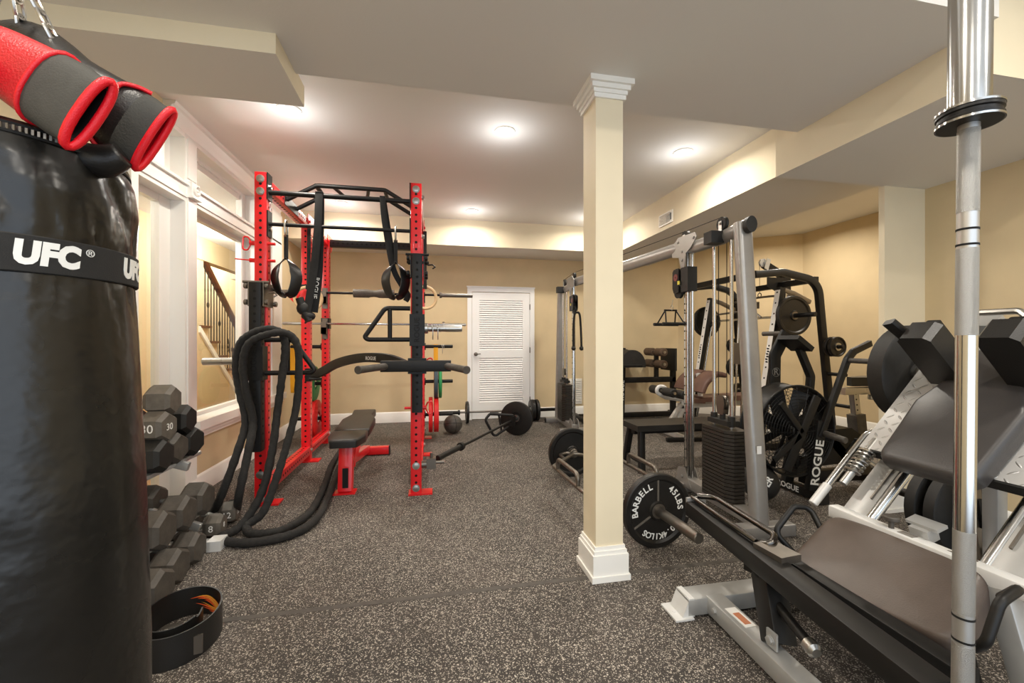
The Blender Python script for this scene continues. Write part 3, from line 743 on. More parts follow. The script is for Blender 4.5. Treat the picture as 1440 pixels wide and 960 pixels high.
# plates on the pegs
make_plate('bumper_plate', 'inner red plate on the lowest right rack peg', 'weight plate', (.005, RY[2], .30), (1, 0, 0), .225, .05, 'red_rubber', 'bumper', group='plates on the rack pegs')
make_plate('bumper_plate', 'outer red plate on the lowest right rack peg', 'weight plate', (.075, RY[2], .30), (1, 0, 0), .225, .06, 'red_rubber', 'bumper', group='plates on the rack pegs')
make_plate('bumper_plate', 'green plate on the middle right rack peg', 'weight plate', (.125, RY[2], .726), (1, 0, 0), .215, .04, 'green_rubber', 'bumper', group='plates on the rack pegs')
make_plate('bumper_plate', 'dark blue plate behind the yellow band on the middle right rack peg', 'weight plate', (.07, RY[2], .726), (1, 0, 0), .215, .05, 'blue_rubber', 'bumper', group='plates on the rack pegs')
make_plate('bumper_plate', 'red plate on the lowest left rack peg next to the rear post', 'weight plate', (-1.375, RY[2], .36-.06), (1, 0, 0), .225, .06, 'red_rubber', 'bumper', group='plates on the rack pegs')
make_plate('bumper_plate', 'second red plate on the lowest left rack peg', 'weight plate', (-1.445, RY[2], .30), (1, 0, 0), .225, .055, 'red_rubber', 'bumper', group='plates on the rack pegs')
make_plate('bumper_plate', 'green plate on the middle left rack peg', 'weight plate', (-1.40, RY[2], .726), (1, 0, 0), .215, .045, 'green_rubber', 'bumper', group='plates on the rack pegs')
# barbells resting on the rear hooks
def barbell(name, label, p, q, m_shaft='steel_dull', m_sleeve='steel_dull', sl=.42, rs=.0145, rl=.026):
    p, q = V(p), V(q); d = (q-p).normalized(); t = thing(name, label, 'barbell', (p+q)/2-V((0, 0, rs)))
    b = MB(); b.cyl(p+d*sl, q-d*sl, rs, n=14); b.build('shaft', m_shaft, t)
    for a, s in ((p, 1), (q, -1)):
        b = MB(); b.cyl(a, a+d*s*sl, rl, n=18, bev=.003); b.cyl(a+d*s*(sl-.03), a+d*s*sl, .037, n=18, bev=.004); b.build('sleeve', m_sleeve, t)
    return t
t = barbell('barbell', 'dark barbell with a black squat pad on the rear rack hooks', (-1.90, RY[2]-.087, 1.83), (.535, RY[2]-.087, 1.83), 'black_steel', 'steel_dull')
b = MB(); pts = [(-1.0+.0, .0)]
prof = [(.015, 0), (.05, .002), (.052, .18), (.044, .2), (.040, .24), (.044, .28), (.052, .3), (.052, .485), (.015, .487)]
b.lathe(prof, (-.925, RY[2]-.087, 1.83), (1, 0, 0), 18); b.build('squat_pad', 'grey_rubber', t)
barbell('barbell', 'slim chrome barbell on the lower rear rack hooks', (-1.72, RY[2]-.087, 1.455), (.45, RY[2]-.087, 1.455), 'chrome', 'zinc', .3, .0135, .018)
spring_clip((.02, 3.368, 1.345), (1, 0, 0), 'steel spring collar nearest the sleeve on the right weight peg')
spring_clip((.06, 3.368, 1.345), (1, 0, 0), 'steel spring collar further out on the right weight peg')
spring_clip((.155, RY[2], 1.176), (1, 0, 0), 'steel spring collar beside the yellow band on the rack peg')
# battle rope
t = thing('battle_rope', 'thick black battle rope draped over the left lever arm and trailing on the floor', 'rope', (-1.1, 3.1, 0))
R1 = [(-1.62, 3.50, .03), (-1.50, 3.25, .04), (-1.36, 3.06, .22), (-1.284, 3.12, .505), (-1.279, 3.22, .682), (-1.337, 3.27, .883), (-1.364, 3.28, 1.062), (-1.34, 3.28, 1.22), (-1.262, 3.285, 1.30), (-1.155, 3.285, 1.332), (-1.07, 3.29, 1.30), (-1.044, 3.29, 1.188), (-1.059, 3.27, .982), (-1.067, 3.2, .735), (-1.078, 3.13, .469), (-1.115, 3.05, .22), (-1.20, 2.96, .05), (-1.27, 2.87, .028), (-1.19, 2.78, .028), (-1.034, 2.746, .028), (-.85, 2.82, .028), (-.765, 3.05, .028), (-.80, 3.646, .028), (-.86, 4.20, .028), (-.90, 4.9, .028)]
R2 = [(-1.46, 3.45, .03), (-1.36, 3.28, .04), (-1.25, 3.05, .22), (-1.215, 3.11, .51), (-1.225, 3.20, .686), (-1.276, 3.21, .914), (-1.294, 3.215, 1.09), (-1.258, 3.22, 1.225), (-1.139, 3.225, 1.29), (-1.008, 3.225, 1.296), (-.942, 3.23, 1.199), (-.932, 3.22, .983), (-.945, 3.2, .756), (-.98, 3.13, .53), (-1.02, 3.06, .33), (-1.08, 2.99, .12), (-1.16, 2.95, .05), (-1.12, 2.88, .03), (-1.04, 2.855, .03), (-.92, 2.90, .03), (-.84, 3.17, .028), (-.875, 3.714, .028), (-.95, 4.3, .028), (-.98, 4.9, .028)]
for R in (R1, R2):
    pts = spline(R, 10); b = MB(); b.sweep(circle(.026, 10), pts, scale=[1+.06*math.sin(i*1.9)+random.uniform(-.05, .05) for i in range(len(pts))]); b.build('strand', 'rope_black', t, smooth=80)
# adjustable bench
t = thing('weight_bench', 'red adjustable bench with black pads inside the power rack', 'bench', (-.68, 4.1, 0))
def pad(b, poly, M, th, bev=.014): b.prism(poly, M, th, bev, 3)
b = MB(); b.cushion(rpoly([(-.105, -.17), (.105, -.17), (.15, .0), (.15, .16), (-.15, .16), (-.15, 0)], .025, 3), basis((-.685, 3.66, .425), (1, 0, 0), (0, 1, .03)), .07, .006, .02); b.build('seat_pad', 'pad_black', t)
b = MB(); b.cushion(rpoly([(-.15, -.38), (.15, -.38), (.155, .02), (.10, .20), (.115, .42), (-.115, .42), (-.10, .20), (-.155, .02)], .025, 3), basis((-.685, 4.23, .452), (1, 0, 0), (0, 1, .07)), .07, .006, .02); b.build('back_pad', 'pad_black', t)
b = MB(); b.beam((-.685, 3.60, .012), (-.685, 3.66, .39), .11, .09, up=(0, 1, 0)); b.build('front_post', 'red_steel', t)
b = MB(); b.box((-.685, 3.585, .006), (.17, .11, .012), None, .003); b.build('base_plate', 'red_steel', t)
b = MB(); b.beam((-.685, 3.66, .23), (-.685, 4.72, .07), .075, .075, up=(0, 0, 1)); b.build('spine', 'red_steel', t)
b = MB(); b.beam((-.92, 4.72, .05), (-.44, 4.72, .05), .08, .08, up=(0, 0, 1)); b.build('rear_foot', 'red_steel', t)
for x in (-.92, -.44):
    b = MB(); b.box((x, 4.72, .05), (.012, .09, .098), None, .003); b.build('foot_cap', 'rubber', t)
b = MB(); b.beam((-.685, 3.72, .39), (-.685, 4.5, .415), .06, .05, up=(0, 0, 1)); b.build('pad_rail', 'red_steel', t)
b = MB()
for x in (-.735, -.635):
    b.prism([(0, -.02), (.30, .10), (.33, .16), (.24, .22), (.05, .16), (-.02, .06)], basis((x, 3.72, .19), (0, 1, 0), (0, 0, 1)), .008, .002)
b.beam((-.685, 3.86, .15), (-.685, 4.18, .40), .05, .05, up=(1, 0, 0)); b.build('ladder_bracket', 'red_steel', t)
b = MB(); b.b2((-.70, 3.548, .05), (-.655, 3.553, .21)); b.build('label', 'satin_black', t)
# ---------------------------------------------------------------- punching bag on chains
BX, BY = -.769, .934
cdir = V((.627, -.779, 0)).normalized(); rdir = V((.779, .627, 0)).normalized()
def bagp(phi, r, z): return V((BX, BY, z))+cdir*(r*math.cos(phi))+rdir*(r*math.sin(phi))
bag = thing('punching_bag', 'black leather punching bag with a lettered band hanging on chains', 'punching bag', (BX, BY, .38))
b = MB()
prof = [(0.02, .38), (.16, .38), (.19, .395), (.2, .44), (.2, .62), (.194, .95), (.184, 1.2), (.177, 1.345), (.174, 1.355), (.174, 1.412), (.177, 1.422), (.178, 1.50), (.172, 1.555), (.160, 1.59), (.148, 1.605), (.02, 1.61)]
fine = []
for (r0, z0), (r1, z1) in zip(prof, prof[1:]):
    k = max(1, int(abs(z1-z0)/.011))
    for i in range(k): fine.append((r0+(r1-r0)*i/k, z0+(z1-z0)*i/k))
fine.append(prof[-1])
b.lathe(fine, (BX, BY, 0), n=150)
for v in b.bm.verts:                                            # creases that gather at the strap and the shoulder
    d = V((v.co.x-BX, v.co.y-BY, 0)); r = d.length
    if r < .1: continue
    a = math.atan2(d.y, d.x); z = v.co.z
    g = math.exp(-((z-1.385)/.085)**2)
    if 1.352 < z < 1.416: g = 0
    w1 = abs(math.sin(a*7+1.3*math.sin(a*3+z*9)+z*6)); w2 = abs(math.sin(a*12-2*math.sin(a*2+z*7)-z*9))
    s = -.0075*g*((1-w1)**3+.7*(1-w2)**3)
    s += math.exp(-((z-1.52)/.07)**2)*(-.010*(1-abs(math.sin(a*3+z*8+.4)))**3+.003*math.sin(a*5+z*20))
    s += .004*math.sin(a*3+z*2.2)*math.exp(-((z-.85)/.5)**2)
    n = d/r; v.co += n*s
b.build('body', 'bag_leather', bag, smooth=80)
b = MB(); b.ring([(.1775, 1.352), (.1795, 1.354), (.1795, 1.412), (.1775, 1.414), (.172, 1.41), (.172, 1.356)], (BX, BY, 0), (0, 0, 1), 72); sb = b.build('band', 'webbing', bag)
for k in range(7):
    b = MB(); ph0 = math.radians(14+k*360/7)
    def wr(co, ph0=ph0): return bagp(ph0+co.x/.1795, .1797+co.z*.7, 1.383+co.y)
    b.text('UFC', Matrix.Identity(4), .05, .0008, wrap=lambda c: wr(V((c.x*.80, c.y*1.0, c.z))), shear=.12, bold=.0032, space=1.06)
    b.text('®', Matrix.Identity(4), .018, .0008, wrap=lambda c: wr(V((c.x+.056, c.y+.014, c.z))))
    b.build('lettering', 'white_print', sb)
b = MB()
for r, z in ((.158, 1.594), (.166, 1.578)): b.ring([(r-.002, z-.002), (r+.002, z-.002), (r+.002, z+.002), (r-.002, z+.002)], (BX, BY, 0), (0, 0, 1), 64)
b.build('piping', 'hole_black', bag)
b = MB()
for i in range(150):
    a = 2*PI*i/150; p = bagp(a, .1635, 1.586); b.box(p, (.0035, .0022, .009), (0, 0, a))
b.build('zip_teeth', 'steel_dull', bag)
def link(b, c, dirv, side, L=.034, w=.02, r=.0034):
    d = V(dirv).normalized(); s = V(side); s = (s-d*s.dot(d)).normalized(); c = V(c)
    pts = []
    for i in range(16):
        a = 2*PI*i/16; h = L/2-w/2
        pts.append(c+d*(h*(1 if math.sin(a) > 0 else -1)+w/2*math.sin(a))+s*(w/2*math.cos(a)))
    b.tube(pts, r, 6, closed=True, cap=False)
TOP = V((BX, BY, 1.97))
for k, ph in enumerate((20, 110, 200, 290)):
    p = bagp(math.radians(ph-40), .142, 1.622); d = TOP-p; L = d.length; n = int(L/.0255); b = MB()
    for i in range(n): link(b, p+d*((i+.5)/n), d, (V((1, 0, 0)) if i % 2 else V((0, 1, .1))).cross(d) if i % 2 else d.cross(V((0, 1, .1))).cross(d))
    b.build('chain', 'zinc', bag)
b = MB(); b.sphere(TOP+V((0, 0, .02)), .018, 12); n = 34
for i in range(n): link(b, TOP+V((0, 0, .045+i*.0265)), (0, 0, 1), (1, 0, 0) if i % 2 else (0, 1, 0))
b.cyl((BX, BY, 2.90), (BX, BY, 2.95), .03); b.build('hanging_chain', 'zinc', bag)
# ---------------------------------------------------------------- boxing gloves lying over the bag top
def glove(label, axis, wdir, ww, hh, ring_mats, mats, thumb):
    t = thing('boxing_glove', label, 'boxing glove', axis[0])
    P = spline(axis, 6); N = len(P)
    W = V(wdir).normalized()
    rings = []; b = MB(); n = 22
    for i, p in enumerate(P):
        T = (P[min(i+1, N-1)]-P[max(i-1, 0)]).normalized(); w = (W-T*W.dot(T)).normalized(); h = T.cross(w)
        f = i/(N-1)
        a, c = ww(f), hh(f)
        rings.append([b._v(p+w*(a*math.copysign(abs(math.cos(q))**.8, math.cos(q)))+h*(c*math.copysign(abs(math.sin(q))**.9, math.sin(q)))) for q in [2*PI*j/n for j in range(n)]])
    for i in range(N-1):
        b.fm = ring_mats(i/(N-1))
        for j in range(n): b._f((rings[i][j], rings[i][(j+1) % n], rings[i+1][(j+1) % n], rings[i+1][j]))
    b.fm = ring_mats(1); b._f(rings[-1])
    # open cuff: inner lining
    T = (P[1]-P[0]).normalized(); inn = [b._v(v.co.lerp(P[0], .22)) for v in rings[0]]; deep = [b._v(v.co.lerp(P[0], .3)+T*.07) for v in rings[0]]
    b.fm = 2
    for j in range(n): b._f((rings[0][j], inn[j], inn[(j+1) % n], rings[0][(j+1) % n])); b._f((inn[j], deep[j], deep[(j+1) % n], inn[(j+1) % n]))
    b._f(deep)
    edge = [v.co.copy() for v in rings[0]]
    b.build('shell', None, t, smooth=70, mats=mats)
    b = MB(); b.tube(edge, .0068, 8, closed=True, cap=False); b.build('cuff_trim', 'red_trim', t, smooth=80)
    b = MB(); b.sweep(circle(.026, 12), spline(thumb, 5), scale=[.7+.5*math.sin(PI*min(1, (i+1)/(len(spline(thumb, 5))))*.9) for i in range(len(spline(thumb, 5)))]); b.build('thumb', mats[1], t, smooth=80)
    return t, P
def ww1(f): return .062 if f < .1 else (.060+.004*math.sin(f*9) if f < .8 else .062*math.sqrt(max(.05, 1-((f-.8)/.22)**2)))
def hh1(f): return (.013+.034*min(1, f*2.0)) if f < .8 else .05*math.sqrt(max(.05, 1-((f-.8)/.22)**2))
UP = V((0, 0, 1)); CR = V((.981, -.194, 0)); CF = V((.194, .981, 0))
ax1 = [(-.536+.0, .779, 1.604), (-.62, .824, 1.660), (-.725, .870, 1.722), (-.84, .93, 1.765), (-.92, .98, 1.765)]
g1, P1 = glove('red boxing glove with charcoal cuff lying on top of the punching bag', ax1, CR*.63+UP*.78, ww1, hh1, lambda f: 0 if f < .245 else 1, ['cuff_grey', 'red_leather', 'hole_black'], [(-.70, .80, 1.68), (-.76, .79, 1.69), (-.83, .82, 1.70), (-.88, .88, 1.72)])
b = MB(); i0 = 6; pts = []
for q in range(24):
    T = (P1[i0+1]-P1[i0-1]).normalized(); W = CR*.63+UP*.78; w = (W-T*W.dot(T)).normalized(); h = T.cross(w); a = 2*PI*q/24; f = i0/(len(P1)-1)
    pts.append(P1[i0]+w*((ww1(f)+.001)*math.copysign(abs(math.cos(a))**.8, math.cos(a)))+h*((hh1(f)+.001)*math.copysign(abs(math.sin(a))**.9, math.sin(a))))
b.tube(pts, .0042, 6, closed=True, cap=False); b.build('seam_trim', 'red_trim', g1, smooth=80)
ax2 = [(-.525, .919, 1.632), (-.59, .925, 1.672), (-.68, .955, 1.735), (-.775, 1.0, 1.805), (-.86, 1.03, 1.82)]
g2, P2 = glove('black boxing glove with red trim lying behind the red one on the bag', ax2, CR*.30+UP*.95, lambda f: ww1(f)*1.08, hh1, lambda f: 0 if f < .15 else 1, ['cuff_grey', 'leather_black', 'red_leather'], [(-.565, .90, 1.59), (-.60, .90, 1.575), (-.66, .91, 1.585), (-.72, .93, 1.62)])
b = MB(); pts = []; n2 = 9                                     # curved piping over the side that faces the room
for q in range(n2+1):
    fr_ = q/n2; i0 = 4+int(round(2.5*math.sin(fr_*PI))); T = (P2[i0+1]-P2[i0-1]).normalized(); W = CR*.30+UP*.95; w = (W-T*W.dot(T)).normalized(); h = T.cross(w); f = i0/(len(P2)-1)
    if h.dot(V((0, 0, 1.24))-P2[i0]) < 0: h = -h
    a = PI*fr_; pts.append(P2[i0]+w*((ww1(f)*1.08+.003)*math.copysign(abs(math.cos(a))**.8, math.cos(a)))+h*((hh1(f)+.003)*abs(math.sin(a))**.9))
b.tube(spline(pts, 4), .0042, 6); b.build('piping', 'red_trim', g2, smooth=80)
# ---------------------------------------------------------------- dumbbell rack and hex dumbbells
rk = thing('dumbbell_rack', 'silver dumbbell rack along the interior window wall', 'dumbbell rack', (-1.6, 2.3, 0))
for y in (1.75, 2.80):
    b = MB(); b.beam((-1.80, y, .02), (-1.25, y, .02), .06, .04, up=(0, 0, 1)); b.beam((-1.78, y, .03), (-1.70, y, .80), .06, .04, up=(0, 1, 0)); b.build('end_frame', 'silver_paint', rk)
    b = MB(); b.box((-1.255, y-.03, .03), (.075, .09, .06), None, .006); b.build('foot', 'white_paint', rk)
    for x0, z0, x1, z1 in ((-1.76, .60, -1.42, .49), (-1.77, .30, -1.36, .12)):
        b = MB(); b.beam((x0, y, z0), (x1, y, z1), .05, .03, up=(0, 1, 0)); b.build('shelf_arm', 'silver_paint', rk)
for x, z in ((-1.66, .535), (-1.50, .51), (-1.68, .20), (-1.47, .135)):
    b = MB(); b.beam((x, 1.6, z), (x, 3.06, z), .045, .025, up=(0, 0, 1)); b.build('shelf_rail', 'silver_paint', rk)
def dumbbell(label, c, r, yaw=0, m='worn_rubber', num=None, roll=0, L=.13, H=.13):
    """c: centre of the head that faces the gym; the bar runs back to the wall"""
    t = thing('hex_dumbbell', label, 'dumbbell', c, (0, 0, math.radians(yaw)), 'hex dumbbells')
    t.location = (0, 0, 0); t.rotation_euler = (0, 0, 0)
    prof = [(r*.55, L/2), (r*.80, L/2-.001), (r, L/2-.022), (r, -L/2+.022), (r*.80, -L/2), (.02, -L/2)]
    M0 = Matrix.Rotation(math.radians(30+roll), 4, 'X')
    for s, nm in ((0, 'front'), (1, 'back')):
        b = MB()
        if s: b.M = Matrix.Translation((-(H+L), 0, 0)) @ Matrix.Rotation(PI, 4, 'Z') @ M0
        else: b.M = M0
        b.lathe(prof, (0, 0, 0), (1, 0, 0), 6, up=(0, 0, 1)); h = b.build('head', m, t, smooth=20)
        if num and not s:
            b = MB(); b.b2((-.001, -.001, -.001), (.001, .001, .001)); b.bm.clear()
            rr = r*math.cos(PI/6)
            b.text(num, Matrix.Translation((0, -.0, 0)) @ Matrix.Rotation(0, 4, 'X') @ basis((0, -rr*math.cos(math.radians(0))-.0006, 0), (1, 0, 0), (0, 0, 1)), r*.75, .0006)
            b.build('number', 'label_white', h); b = MB()
            b.text(num, basis((L/2+.0005, 0, 0), (0, 1, 0), (0, 0, 1)), r*.6, .0006)
            b.build('number', 'label_white', h)
    b = MB(); x1, x0 = -L/2, -(H+L)+L/2
    b.lathe([(.012, 0), (.0145, .02), (.0175, H*.5), (.0145, H-.02), (.012, H)], (x0, 0, 0), (1, 0, 0), 14); b.build('handle', 'knurl', t)
    t.location = c; t.rotation_euler = (0, 0, math.radians(yaw)); return t
dumbbell('grey hex dumbbell topmost on the pile on the upper rack shelf', (-1.50, 2.70, .905), .088, 4, 'grey_rubber', None)
dumbbell('grey hex dumbbell with a white 30 beneath the topmost one', (-1.49, 2.63, .765), .088, -4, 'grey_rubber', '30')
dumbbell('dark hex dumbbell on the second layer near the window sill', (-1.50, 2.86, .765), .090, 3, 'rubber', None)
dumbbell('dark hex dumbbell on the upper shelf nearest the punching bag', (-1.48, 2.585, .615), .092, 0, 'rubber', None)
dumbbell('worn hex dumbbell in the middle of the upper shelf row', (-1.50, 2.76, .615), .092, -3, 'worn_rubber', None)
dumbbell('dark hex dumbbell at the far end of the upper shelf under the sill', (-1.50, 2.935, .615), .092, -6, 'rubber', None)
dumbbell('worn hex dumbbell at the far end of the lower rack shelf', (-1.41, 2.87, .27), .103, 0, 'worn_rubber', None)
dumbbell('worn hex dumbbell in the middle of the lower rack shelf', (-1.40, 2.65, .27), .103, 0, 'worn_rubber', None)
dumbbell('worn hex dumbbell on the lower rack shelf nearest the bag', (-1.39, 2.43, .27), .103, 0, 'worn_rubber', None)
dumbbell('small hex dumbbell marked 12 on the floor beside the battle rope', (-1.355, 3.16, .066), .075, 8, 'grey_rubber', '12', L=.10, H=.11)
dumbbell('small hex dumbbell marked 8 on the floor beside the rack foot', (-1.35, 2.955, .066), .075, 4, 'grey_rubber', '8', L=.10, H=.11)
dumbbell('large worn hex dumbbell on the floor behind the white rack foot', (-1.33, 2.62, .080), .092, 0, 'worn_rubber', None, L=.12, H=.11)
dumbbell('large worn hex dumbbell on the floor second from the belt', (-1.315, 2.42, .083), .095, -3, 'worn_rubber', None, L=.12, H=.11)
dumbbell('large worn hex dumbbell on the floor right behind the belt', (-1.28, 2.22, .083), .095, -5, 'worn_rubber', None, L=.12, H=.11)
# ---------------------------------------------------------------- lifting belt curled on the floor
c0 = V((-1.02, 1.945, 0)); t = thing('lifting_belt', 'black lifting belt with a flame design curled into a loop on the floor', 'lifting belt', c0)
th0 = math.radians(108); ea, eb = .175, .14
def ell(a, k=1, z=0):
    x, y = (ea*k)*math.cos(a), (eb*k)*math.sin(a)
    return c0+V((x*math.cos(th0)-y*math.sin(th0), x*math.sin(th0)+y*math.cos(th0), z))
BH = .062
def turn(i):                                                    # one full lap plus a half lap that curls inside
    a = 2*PI*(i/60)+.9; k = 1 if i < 56 else max(.52, 1-(i-56)*.0125)
    return ell(a, k)
b = MB(); rings = []; N = 98
for i in range(N):
    p = turn(i); q = turn(i+1); tg = (q-p).normalized(); n = V((tg.y, -tg.x, 0)); hh = BH*(1 if 6 < i < 90 else .8)
    rings.append([b._v(V((p.x, p.y, z))+n*o) for z, o in ((.002+BH-hh, 0), (.002+BH+hh, 0), (.002+BH+hh, .006), (.002+BH-hh, .006))])
for A, B in zip(rings, rings[1:]):
    for j in range(4): b._f((A[j], A[(j+1) % 4], B[(j+1) % 4], B[j]))
b._f(rings[0]); b._f(rings[-1]); b.build('belt', 'leather_black', t)
for mname, off, k in (('flame_orange', 0, 0), ('flame_yellow', .35, 1)):
    b = MB()
    for i in range(6):                                             # flame tongues on the inner face
        a0 = math.radians(-84+i*3+k*6); z0 = .016+i*.0105+k*.005; la = math.radians(48+9*((i*7) % 3)-k*16)
        up_, lo_ = [], []
        for s in range(9):
            f = s/8; a = a0+la*f; w = .0095*(1-f)**.8*(1-.45*k); z = z0+.007*math.sin(f*5+i)+.012*f
            up_.append(b._v(ell(a, .985-k*.006, z+w))); lo_.append(b._v(ell(a, .985-k*.006, z-w)))
        for s in range(8): b._f((up_[s], up_[s+1], lo_[s+1], lo_[s]))
    b.build('flame', mname, t)
b = MB(); b.box(ell(-2.6, 1.02, .055), (.05, .012, .07), (0, 0, .2), .004); b.build('buckle', 'steel_dull', t)
# ---------------------------------------------------------------- landmine bar with its plate and row handle
t = thing('barbell', 'landmine barbell angled along the floor from the front right rack post', 'barbell', (.5, 4.4, .1))
p, q = V((.09, 3.62, .245)), V((1.17, 5.42, .225)); d = (q-p).normalized()
b = MB(); b.cyl(p+d*.40, q-d*.30, .0145, n=12); b.build('shaft', 'black_steel', t)
b = MB(); b.cyl(p-d*.06, p+d*.38, .026, bev=.004); b.cyl(p+d*.36, p+d*.40, .04, bev=.005); b.build('sleeve', 'black_steel', t)
b = MB(); b.cyl(q-d*.30, q+d*.06, .025, bev=.004); b.cyl(q-d*.32, q-d*.28, .037, bev=.005); b.build('sleeve', 'black_steel', t)
pc = q-d*.10
make_plate('weight_plate', 'large black plate on the far end of the landmine bar', 'weight plate', pc, d, .222, .045, 'iron', 'bumper')
t = thing('landmine_handle', 'black landmine row handle beside the plate on the landmine bar', 'row handle', pc-d*.25+V((0, 0, -.15)))
b = MB(); h0 = pc-d*.19; lat = V((d.y, -d.x, 0)).normalized()
b.tube([h0+lat*.02+V((0, 0, .07)), h0-lat*.26-d*.1+V((0, 0, .09)), h0-lat*.30-d*.16+V((0, 0, .02)), h0-lat*.20-d*.1+V((0, 0, -.20)), h0-lat*.02+V((0, 0, -.06))], .017, 10, bend=.04)
b.tube([h0-lat*.16-d*.05+V((0, 0, .085)), h0-lat*.12-d*.05+V((0, 0, -.13))], .014, 10); b.box(h0, (.08, .08, .12), (0, 0, math.atan2(d.y, d.x)), .01); b.build('handle_frame', 'black_steel', t)
b = MB(); b.tube([h0-lat*.16-d*.05+V((0, 0, .085)), h0-lat*.26-d*.1+V((0, 0, .09))], .022, 10); b.build('grip', 'rubber', t)
# medicine ball
t = thing('medicine_ball', 'black medicine ball on the floor beside the rack', 'medicine ball', (.30, 5.62, 0))
b = MB(); b.sphere((.30, 5.62, .125), .125, 32); b.build('shell', 'worn_rubber', t, smooth=80)
b = MB()
for k in range(2): b.ring([(.1245, -.003), (.1262, 0), (.1245, .003)], (.30, 5.62, .125), (math.cos(k*1.57), .3, math.sin(k*1.57)), 40)
b.build('seam', 'hole_black', t)
# barbell on the floor by the louvred door
yb_ = 6.30
barbell('barbell', 'barbell with small plates lying on the floor before the louvred door', (.02, yb_-.02, .165), (2.05, yb_+.0, .165), 'steel_dull', 'black_steel')
make_plate('weight_plate', 'thin black plate on the left end of the floor barbell', 'weight plate', (.55, yb_-.015, .165), (1, 0, 0), .165, .04, 'iron', 'iron', 'steel_dull')
make_plate('weight_plate', 'dark plate on the right end of the floor barbell', 'weight plate', (1.57, yb_-.005, .165), (1, 0, 0), .165, .06, 'iron', 'bumper')
make_plate('weight_plate', 'outer dark plate on the right end of the floor barbell', 'weight plate', (1.64, yb_-.005, .165), (1, 0, 0), .165, .05, 'iron', 'bumper')
# ---------------------------------------------------------------- hex trap bar
n_, f_ = V((1.345, 2.235, .2225)), V((1.275, 3.66, .2225)); ax = (n_-f_).normalized(); la = V((-ax.y, ax.x, 0))*-1
if la.x > 0: la = -la
hb = thing('trap_bar', 'grey hexagonal trap bar on the floor behind the square post', 'trap bar', (1.31, 2.95, 0))
mid = (n_+f_)/2; zb = .2225; L = .44; Wd = .31
b = MB()
hexp = [mid+ax*.62, mid+ax*.30+la*Wd, mid-ax*.30+la*Wd, mid-ax*.62, mid-ax*.30-la*Wd, mid+ax*.30-la*Wd]
hexp = hexp+[hexp[0]]
b.tube(fillet(hexp, .05), .0165, 10); b.build('frame', 'steel_dull', hb)
for s in (1, -1):
    b = MB(); c1 = mid+la*s*Wd
    b.tube([c1+ax*.28, c1+ax*.10+V((0, 0, .0)), c1-ax*.28], .014, 8)
    b.tube([c1+ax*.2, c1+ax*.2+V((0, 0, .09)), c1-ax*.2+V((0, 0, .09)), c1-ax*.2], .0165, 10, bend=.05); b.build('handle', 'steel_dull', hb)
    e = mid+ax*s*.60
    b = MB(); b.tube([e-ax*s*.14+la*.15, e+ax*s*.01+la*.14, e+ax*s*.05+la*.06, e+ax*s*.02], .0155, 10, bend=.05); b.build('end_brace', 'steel_dull', hb)
    b = MB(); b.cyl(mid+ax*s*.59, mid+ax*s*1.05, .029, bev=.004); b.cyl(mid+ax*s*.615, mid+ax*s*.645, .04, bev=.005); b.build('sleeve', 'steel_dull', hb)
P1 = make_plate('weight_plate', 'black 45 pound plate with white lettering on the near end of the trap bar', 'weight plate', mid+ax*.672, ax, .2225, .045, 'iron', 'iron', 'steel_dull')
fc = mid+ax*.672+ax*.0232; xr = V((0, 0, 1)).cross(ax).normalized(); up_ = V((0, 0, 1))
b = MB()
def arc_text(b, s, r, a_mid, size, inward=False, gap=1):
    w = size*.74*gap/r; n = len(s)
    for i, ch in enumerate(s):
        a = a_mid+(w*(n-1)/2-i*w)*(1 if not inward else -1)
        rd = xr*math.cos(a)+up_*math.sin(a); tg = (xr*math.sin(a)-up_*math.cos(a))*(1 if not inward else -1)
        b.text(ch, basis(fc+rd*r+ax*-.0115, tg, rd if not inward else -rd), size, .001, bold=.0012)
arc_text(b, 'BARBELL', .152, math.radians(148), .054, gap=.84); b.build('lettering', 'white_print', list(P1.children)[0]); b = MB(); arc_text(b, '45LBS', .152, math.radians(28), .054, gap=.84); b.build('lettering', 'white_print', list(P1.children)[0]); b = MB(); arc_text(b, '20.4KILOS', .152, math.radians(278), .050, gap=.78)
b.build('lettering', 'white_print', list(P1.children)[0])
b = MB()
for a in (90, 210, 330):                                        # cast ribs of the plate
    a = math.radians(a); rd = xr*math.cos(a)+up_*math.sin(a); b.beam(fc+rd*.06+ax*-.010, fc+rd*.185+ax*-.010, .012, .012, up=ax, r=.004); b.build('rib', 'grey_rubber', list(P1.children)[0]); b = MB()
make_plate('weight_plate', 'black plate on the far end of the trap bar left of the post', 'weight plate', mid-ax*.672, ax, .2225, .045, 'iron', 'iron', 'steel_dull')
